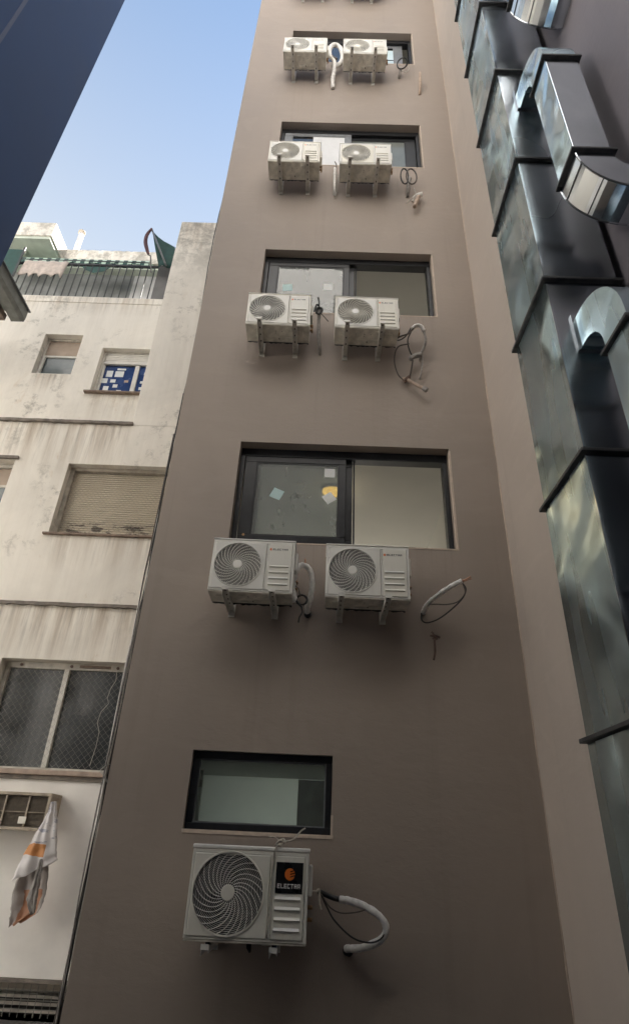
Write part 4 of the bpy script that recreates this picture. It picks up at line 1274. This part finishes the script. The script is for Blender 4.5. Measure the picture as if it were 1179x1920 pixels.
def add_brackets(t, xs, yfront, ztop, plate_h=0.34):
    for bx in xs:
        mb = MB()
        # channel arm: web and two down-turned flanges, front end turned up
        mb.box(bx - 0.026, bx + 0.026, yfront, -0.012, ztop - 0.004, ztop)
        mb.box(bx - 0.026, bx - 0.0225, yfront + 0.02, -0.012, ztop - 0.046, ztop - 0.0045)
        mb.box(bx + 0.0225, bx + 0.026, yfront + 0.02, -0.012, ztop - 0.030, ztop - 0.0045)
        mb.box(bx - 0.026, bx + 0.026, yfront - 0.004, yfront - 0.0002, ztop - 0.012, ztop + 0.018)
        b_ = mb.build('bracket', 'bracket_paint', t)
        mb = MB().box(bx - 0.029, bx + 0.029, -0.0115, -0.003, ztop - 0.065, ztop + plate_h)
        mb.build('wall_plate', 'bracket_paint', b_)
        mb = MB()
        for q in range(4):
            yy = yfront + 0.035 + q * 0.1
            mb.add([(bx + 0.007 * math.cos(k * math.pi / 5), yy + 0.014 * math.sin(k * math.pi / 5), ztop - 0.0046) for k in range(10)], [tuple(range(9, -1, -1))])
        stuff(mb.build('slots', 'unit_dark', b_))
        mb = MB()
        for yy in (yfront + 0.12, -0.21):
            mb.cyl((bx, yy, ztop + 0.0005), (bx, yy, -0.0145), 0.016, 10)
        mb.build('rubber_foot', 'rubber', b_)

YF, YB = -0.434, -0.170
small = make_unit('x', 0.72, 0.476, YF, YB, -0.130, 0.243, 0.200, (-0.336, 0.112), (0.132, 0.338), (0.236, 0.182, 0.126, 0.070), 0.014, False)
add_brackets(small, (-0.195, 0.195), YF - 0.10, -0.024)
sp_ = [o for o in small.children if o.name.startswith('service_panel')][0]
emblem(small, 0.150, 0.398, 0.0115, YF - 0.0078, 'unit_panel')
lettering(MB(), 'ELECTRA', 0.168, 0.390, 0.0165, YF - 0.0073, 1.15).build('lettering', 'letter_grey', small)

LBL = {(0, 0): 'left white air conditioner under the largest window, beside a wrapped pipe loop',
       (0, 1): 'right white air conditioner under the largest window',
       (1, 0): 'left air conditioner of the second pair from below, beside a black cable tangle',
       (1, 1): 'right air conditioner of the second pair from below, near grey tangled cables',
       (2, 0): 'left air conditioner of the third pair from below',
       (2, 1): 'right air conditioner of the third pair from below',
       (3, 0): 'left air conditioner of the highest full pair, left of a white ring coil',
       (3, 1): 'right air conditioner of the highest full pair, right of a white ring coil',
       (4, 0): 'left air conditioner cut off by the top edge',
       (4, 1): 'right air conditioner cut off by the top edge'}
first = True
for k in range(5):
    for s_ in range(2):
        t = small if first else copy_tree(small)
        first = False
        xc_ = (-0.047, 0.955)[s_] + 0.36
        t.location = (xc_, 0, 3.365 + k * FH + (0.004, -0.006)[s_])
        t.rotation_euler = (rnd.uniform(-0.012, 0.012), rnd.uniform(-0.008, 0.008), rnd.uniform(-0.012, 0.012))
        t['label'] = LBL[(k, s_)]
        if s_ == 1:
            for c in t.children:
                if c.name.startswith('bracket'):
                    c.location = Vector(c.location) + Vector((-0.028 if c.data.vertices[0].co.x < 0 else -0.03, 0, 0))

big = make_unit('large white air conditioner with black badge, alone below the lowest window', 0.795, 0.505, -0.434, -0.12, -0.135, 0.258, 0.231, (-0.378, 0.138), (0.166, 0.372), (0.240, 0.183, 0.126, 0.069), 0.026, True)
add_brackets(big, (-0.245, 0.19), -0.46, -0.040)
MB().box(0.178, 0.360, -0.4435, -0.4412, 0.268, 0.447).build('badge', 'badge_black', big)
emblem(big, 0.272, 0.378, 0.035, -0.4440, 'badge_black')
lettering(MB(), 'ELECTRA', 0.192, 0.297, 0.026, -0.4437, 0.85).build('lettering', 'letter_white', big)
MB().tube([(0.02, -0.30, -0.004), (0.02, -0.29, -0.05), (0.03, -0.28, -0.075)], [0.018, 0.016, 0.008], 8).build('drain_stub', 'unit_dark', big, True)
big.location = (0.508, 0, 0.962)

# ------------------------------------------------------------------ loose pipes and cables on the taupe wall
def T(path, r, n=8, k=6):
    return MB().tube(sm(path, k), r, n)
def ropey(path, r, amp, seed, n=8, k=6):
    rr = random.Random(seed)
    P = sm(path, k)
    return MB().tube(P, [r * (1 + rr.uniform(-amp, amp)) for _ in P], n)

# lowest unit: wrapped pipe arching out of the wall, cable and tie
t = thing('wrapped_pipe', 'white wrapped pipe arching from the wall beside the lowest air conditioner', 'pipe', (1.2, 0, 0.9))
ropey([(1.20, 0.01, 0.90), (1.20, -0.05, 0.905), (1.30, -0.13, 0.925), (1.41, -0.20, 0.98), (1.445, -0.22, 1.05), (1.40, -0.22, 1.115), (1.30, -0.20, 1.165), (1.20, -0.18, 1.190), (1.13, -0.16, 1.195)], 0.024, 0.10, 2, 10).build('insulated_pipe', 'wrap_white', t, True)
T([(1.15, -0.165, 1.195), (1.09, -0.15, 1.20), (1.02, -0.15, 1.222), (0.98, -0.16, 1.235)], 0.017).build('cable_sleeve', 'cable_black', t, True)
T([(0.99, -0.16, 1.235), (1.04, -0.17, 1.15), (1.10, -0.19, 1.07), (1.22, -0.22, 0.985), (1.34, -0.23, 0.965), (1.42, -0.23, 1.0), (1.44, -0.22, 1.07)], 0.006, 6).build('cable', 'cable_black', t, True)
T([(1.0, -0.17, 1.22), (1.06, -0.18, 1.15), (1.14, -0.2, 1.12), (1.25, -0.21, 1.13), (1.33, -0.21, 1.155)], 0.005, 6).build('cable', 'cable_brown', t, True)
T([(0.905, -0.25, 1.243), (0.96, -0.19, 1.236), (0.985, -0.17, 1.245), (0.985, -0.175, 1.18), (1.0, -0.18, 1.13)], 0.0085, 6).build('tie_string', 'rope', t, True)
T([(1.19, -0.02, 0.895), (1.21, 0.005, 0.885)], 0.034, 10).build('wall_hole', 'unit_dark', t)

# rope tied round the lowest unit
t = thing('rope', 'pale rope knotted over the lowest air conditioner', 'rope', (0.69, -0.43, 1.5))
ropey([(0.652, -0.452, 0.985), (0.656, -0.4465, 1.12), (0.657, -0.446, 1.25), (0.661, -0.446, 1.40), (0.672, -0.452, 1.48), (0.69, -0.43, 1.512), (0.70, -0.33, 1.512), (0.70, -0.2, 1.508), (0.70, -0.1, 1.50)], 0.0062, 0.15, 3, 6).build('rope_loop', 'rope', t, True)
ropey([(0.67, -0.435, 1.508), (0.70, -0.45, 1.535), (0.735, -0.44, 1.52), (0.72, -0.42, 1.545), (0.685, -0.43, 1.525), (0.70, -0.445, 1.508), (0.74, -0.43, 1.53)], 0.0075, 0.2, 4, 6).build('knot', 'rope', t, True)
ropey([(0.73, -0.43, 1.53), (0.79, -0.42, 1.545), (0.84, -0.40, 1.60), (0.87, -0.40, 1.62)], 0.006, 0.15, 5, 6).build('rope_end', 'rope', t, True)
ropey([(0.70, -0.43, 1.53), (0.66, -0.43, 1.555), (0.62, -0.43, 1.552)], 0.005, 0.15, 6, 6).build('rope_end', 'rope', t, True)

# pair under the largest window: arched wrapped pipe between the units
t = thing('wrapped_pipe', 'white wrapped pipe loop between the two units under the largest window', 'pipe', (0.75, 0, 3.3))
ropey([(0.695, -0.25, 3.36), (0.675, -0.26, 3.46), (0.675, -0.26, 3.58), (0.705, -0.25, 3.69), (0.755, -0.22, 3.725), (0.81, -0.19, 3.69), (0.835, -0.16, 3.58), (0.825, -0.12, 3.45), (0.80, -0.06, 3.38), (0.805, -0.01, 3.35)], 0.026, 0.10, 7, 10).build('insulated_pipe', 'wrap_white', t, True)
T([(0.75, -0.22, 3.725), (0.765, -0.23, 3.76), (0.76, -0.23, 3.785)], 0.007, 6).build('copper_end', 'copper', t, True)
P = []
for i in range(30):
    a = i / 29 * 2 * math.pi * 2.6
    P.append((0.752 + (0.05 + 0.004 * math.sin(i)) * math.cos(a), -0.26 + 0.006 * math.sin(i * 1.7), 3.375 + 0.044 * math.sin(a)))
P += [(0.755, -0.26, 3.31), (0.765, -0.26, 3.26), (0.74, -0.26, 3.215), (0.735, -0.26, 3.17)]
MB().tube(P, 0.0085, 6).build('cable_coil', 'cable_black', t, True)
T([(0.695, -0.27, 3.50), (0.72, -0.28, 3.47), (0.73, -0.28, 3.43), (0.74, -0.27, 3.40)], 0.006, 6).build('cable', 'cable_brown', t, True)
MB().tube([(0.80, -0.02, 3.34), (0.81, 0.004, 3.33)], 0.032, 10).build('wall_hole', 'unit_dark', t)

t = thing('wrapped_pipe', 'white wrapped pipe end with black cable sticking out right of the largest window', 'pipe', (1.85, 0, 3.35))
ropey([(1.855, 0.01, 3.40), (1.86, -0.06, 3.42), (1.90, -0.14, 3.46), (1.98, -0.22, 3.51), (2.08, -0.29, 3.56), (2.15, -0.32, 3.59)], [0.024] * 1 and 0.022, 0.12, 8, 10).build('insulated_pipe', 'wrap_white', t, True)
T([(2.14, -0.32, 3.585), (2.19, -0.33, 3.605), (2.225, -0.34, 3.625)], 0.006, 6).build('copper_end', 'copper', t, True)
T([(2.14, -0.31, 3.58), (2.18, -0.31, 3.595), (2.235, -0.33, 3.61)], 0.005, 6).build('copper_end', 'copper', t, True)
T([(2.15, -0.31, 3.58), (2.18, -0.31, 3.52), (2.15, -0.3, 3.44), (2.06, -0.26, 3.35), (1.95, -0.18, 3.28), (1.86, -0.1, 3.27), (1.825, -0.05, 3.32), (1.84, 0.0, 3.40)], 0.0065, 6).build('cable', 'cable_black', t, True)
T([(2.16, -0.31, 3.57), (2.17, -0.31, 3.48), (2.11, -0.28, 3.41), (2.02, -0.24, 3.395), (1.93, -0.17, 3.42), (1.88, -0.09, 3.44)], 0.006, 6).build('cable', 'cable_brown', t, True)

t = thing('drain_pipe_stub', 'rusty brown pipe stub on the wall under the largest window, at right', 'pipe', (1.93, 0, 3.05))
T([(1.93, 0.0, 3.16), (1.93, -0.05, 3.155), (1.925, -0.08, 3.11), (1.925, -0.075, 3.02), (1.912, -0.06, 2.95)], 0.009).build('pipe', 'rusty_pipe', t, True)
T([(1.89, -0.07, 3.165), (1.93, -0.075, 3.16), (1.975, -0.07, 3.15)], 0.010).build('tee', 'rusty_pipe', t, True)
T([(1.91, -0.06, 3.20), (1.92, -0.075, 3.17), (1.95, -0.07, 3.13)], 0.009).build('clamp', 'rusty_pipe', t, True)

# second pair
z1 = FH
t = thing('wrapped_pipe', 'grey pipe with black cable tangle between the second pair of units', 'pipe', (0.78, 0, 6.6))
ropey([(0.80, 0.01, 6.56), (0.795, -0.06, 6.60), (0.775, -0.12, 6.75), (0.770, -0.16, 6.95), (0.768, -0.18, 7.12)], 0.020, 0.08, 9, 8).build('insulated_pipe', 'wrap_grey', t, True)
P = []
for i in range(34):
    a = i / 33 * 2 * math.pi * 3
    P.append((0.765 + (0.035 + 0.015 * math.sin(i * 0.9)) * math.cos(a), -0.20 + 0.012 * math.sin(i * 1.3), 7.08 + (0.06 + 0.015 * math.cos(i * 0.7)) * math.sin(a)))
MB().tube(P, 0.009, 6).build('cable_coil', 'cable_black', t, True)
T([(0.76, -0.2, 7.1), (0.765, -0.21, 7.2), (0.75, -0.21, 7.29)], 0.010, 6).build('cable', 'cable_black', t, True)
T([(0.78, -0.2, 7.05), (0.83, -0.2, 6.98), (0.885, -0.2, 6.90)], 0.006, 6).build('cable', 'cable_brown', t, True)
T([(0.71, -0.2, 7.06), (0.735, -0.22, 7.15), (0.765, -0.22, 7.14)], 0.010, 6).build('cable', 'cable_black', t, True)

t = thing('wrapped_pipe', 'tangle of grey cables and pale pipe right of the second pair', 'pipe', (1.9, 0, 6.6))
ropey([(1.87, -0.16, 6.86), (1.92, -0.18, 6.90), (1.98, -0.18, 6.89), (2.01, -0.16, 6.83)], 0.022, 0.1, 11, 8).build('insulated_pipe', 'wrap_white', t, True)
ropey([(2.00, -0.16, 6.85), (2.03, -0.14, 6.76), (2.02, -0.11, 6.66), (1.98, -0.06, 6.56), (1.97, -0.02, 6.5)], 0.017, 0.1, 12, 8).build('insulated_pipe', 'wrap_grey', t, True)
T([(1.66, -0.18, 6.66), (1.74, -0.18, 6.72), (1.82, -0.18, 6.76), (1.88, -0.17, 6.85), (1.92, -0.18, 6.89)], 0.010, 6).build('cable', 'cable_brown', t, True)
T([(1.66, -0.18, 6.64), (1.73, -0.18, 6.66), (1.80, -0.17, 6.74), (1.86, -0.17, 6.87)], 0.008, 6).build('cable', 'cable_black', t, True)
T([(1.86, -0.16, 6.82), (1.82, -0.14, 6.70), (1.84, -0.1, 6.58), (1.90, -0.06, 6.48)], 0.008, 6).build('cable', 'cable_black', t, True)
T([(1.83, -0.16, 6.62), (1.70, -0.14, 6.58), (1.66, -0.1, 6.42), (1.70, -0.06, 6.24), (1.79, -0.03, 6.15)], 0.008, 6).build('cable', 'cable_brown', t, True)
T([(1.84, -0.12, 6.42), (1.90, -0.12, 6.47), (1.97, -0.11, 6.50)], 0.030, 8).build('joint_wrap', 'wrap_grey', t, True)
T([(1.87, -0.12, 6.40), (1.85, -0.08, 6.28), (1.83, -0.04, 6.18)], 0.010, 6).build('cable', 'cable_brown', t, True)
T([(1.985, -0.1, 6.5), (1.98, -0.07, 6.35), (1.95, -0.05, 6.18)], 0.010, 6).build('cable', 'wrap_grey', t, True)

t = thing('drain_pipe_stub', 'grey brown pipe stub slanting below the tangled cables', 'pipe', (1.8, 0, 6.1))
T([(1.76, -0.02, 6.20), (1.80, -0.05, 6.17), (1.90, -0.08, 6.07), (2.00, -0.10, 5.98)], 0.020).build('pipe', 'pvc_beige', t, True)
T([(1.97, -0.1, 6.01), (2.01, -0.1, 5.97)], 0.028).build('pipe_end', 'wrap_grey', t, True)
T([(1.77, -0.04, 6.14), (1.80, -0.06, 6.17), (1.83, -0.05, 6.21)], 0.022).build('clamp', 'rusty_pipe', t, True)

# third pair
t = thing('wrapped_pipe', 'thin white pipe hanging between the third pair of units', 'pipe', (0.9, 0, 9.9))
ropey([(0.90, 0.0, 9.70), (0.895, -0.08, 9.75), (0.89, -0.12, 9.95), (0.89, -0.14, 10.15)], 0.020, 0.1, 13, 8).build('insulated_pipe', 'wrap_white', t, True)
T([(0.89, -0.14, 10.14), (0.91, -0.14, 10.22), (0.885, -0.14, 10.32)], 0.008, 6).build('cable', 'cable_brown', t, True)
T([(0.91, -0.12, 10.1), (0.94, -0.1, 9.95), (0.93, -0.05, 9.75), (0.91, -0.03, 9.6)], 0.006, 6).build('cable', 'cable_grey', t, True)

t = thing('cable_loop', 'dark cable loops right of the third pair of units', 'cable', (1.97, 0, 9.9))
for dx, rx, rz, c_ in ((-0.055, 0.055, 0.19, 'cable_black'), (0.045, 0.075, 0.19, 'cable_brown')):
    pts = [(1.955 + dx + rx * math.sin(a), -0.14, 10.02 - 0.02 + rz * math.cos(a)) for a in [2 * math.pi * i / 20 for i in range(21)]]
    MB().tube(pts, 0.011, 6).build('loop', c_, t, True)
ropey([(1.95, 0.0, 9.72), (1.95, -0.08, 9.76), (1.955, -0.12, 9.86), (1.98, -0.13, 9.98)], 0.024, 0.12, 15, 8).build('insulated_pipe', 'wrap_grey', t, True)
T([(2.03, -0.12, 9.75), (2.05, -0.1, 9.62), (1.98, -0.06, 9.55), (1.92, -0.03, 9.52)], 0.006, 6).build('cable', 'cable_grey', t, True)
t = thing('drain_pipe_stub', 'pale pipe stub with elbow below the third pair, at right', 'pipe', (2.05, 0, 9.4))
T([(2.02, 0.0, 9.62), (2.07, -0.06, 9.66), (2.15, -0.08, 9.68)], 0.030).build('elbow', 'wrap_white', t, True)
T([(2.10, -0.07, 9.63), (2.06, -0.09, 9.50), (2.02, -0.10, 9.34)], 0.028).build('pipe', 'pvc_beige', t, True)

# top full pair
t = thing('wrapped_pipe', 'white ring of wrapped pipe between the highest full pair of units', 'pipe', (0.83, 0, 13.2))
P = [(0.825 + 0.115 * math.sin(a), -0.15 - 0.05 * math.sin(a * 0.5), 13.63 + 0.33 * math.cos(a)) for a in [math.pi * 1.15 + 2 * math.pi * i / 28 for i in range(29)]]
rr = random.Random(4)
MB().tube(P, [0.038 * (1 + rr.uniform(-.08, .08)) for _ in P], 10).build('insulated_pipe', 'wrap_white', t, True)
ropey([(0.77, -0.2, 13.36), (0.81, -0.18, 13.20), (0.80, -0.12, 12.98), (0.79, -0.08, 12.88), (0.80, -0.02, 12.72)], 0.034, 0.15, 16, 8).build('insulated_pipe', 'wrap_white', t, True)
T([(0.74, -0.2, 13.45), (0.78, -0.21, 13.35), (0.84, -0.21, 13.28)], 0.026, 8).build('tape', 'cable_brown', t, True)
t = thing('cable_loop', 'dark cable loop right of the highest full pair of units', 'cable', (1.97, 0, 13.3))
P = [(1.985 + 0.085 * math.sin(a) + 0.03 * math.cos(a), -0.12, 13.42 + 0.20 * math.cos(a)) for a in [2 * math.pi * i / 22 for i in range(31)]]
MB().tube(P, 0.012, 6).build('loop', 'cable_black', t, True)
T([(1.93, 0.0, 13.15), (1.94, -0.06, 13.18), (1.96, -0.1, 13.32)], 0.022, 8).build('insulated_pipe', 'wrap_grey', t, True)
T([(1.97, -0.1, 13.2), (2.05, -0.1, 13.16), (2.10, -0.1, 13.28), (2.08, -0.1, 13.4)], 0.007, 6).build('cable', 'cable_grey', t, True)
o = T([(2.265, 0.0, 12.62), (2.268, -0.05, 12.68), (2.270, -0.10, 12.85), (2.275, -0.12, 13.10)], 0.022)
o = o.build('drain_pipe_stub', 'pvc_beige', None, True, base=(2.268, 0, 12.7))
tag(o, 'short beige pipe stub right of the highest full pair of units', 'pipe')
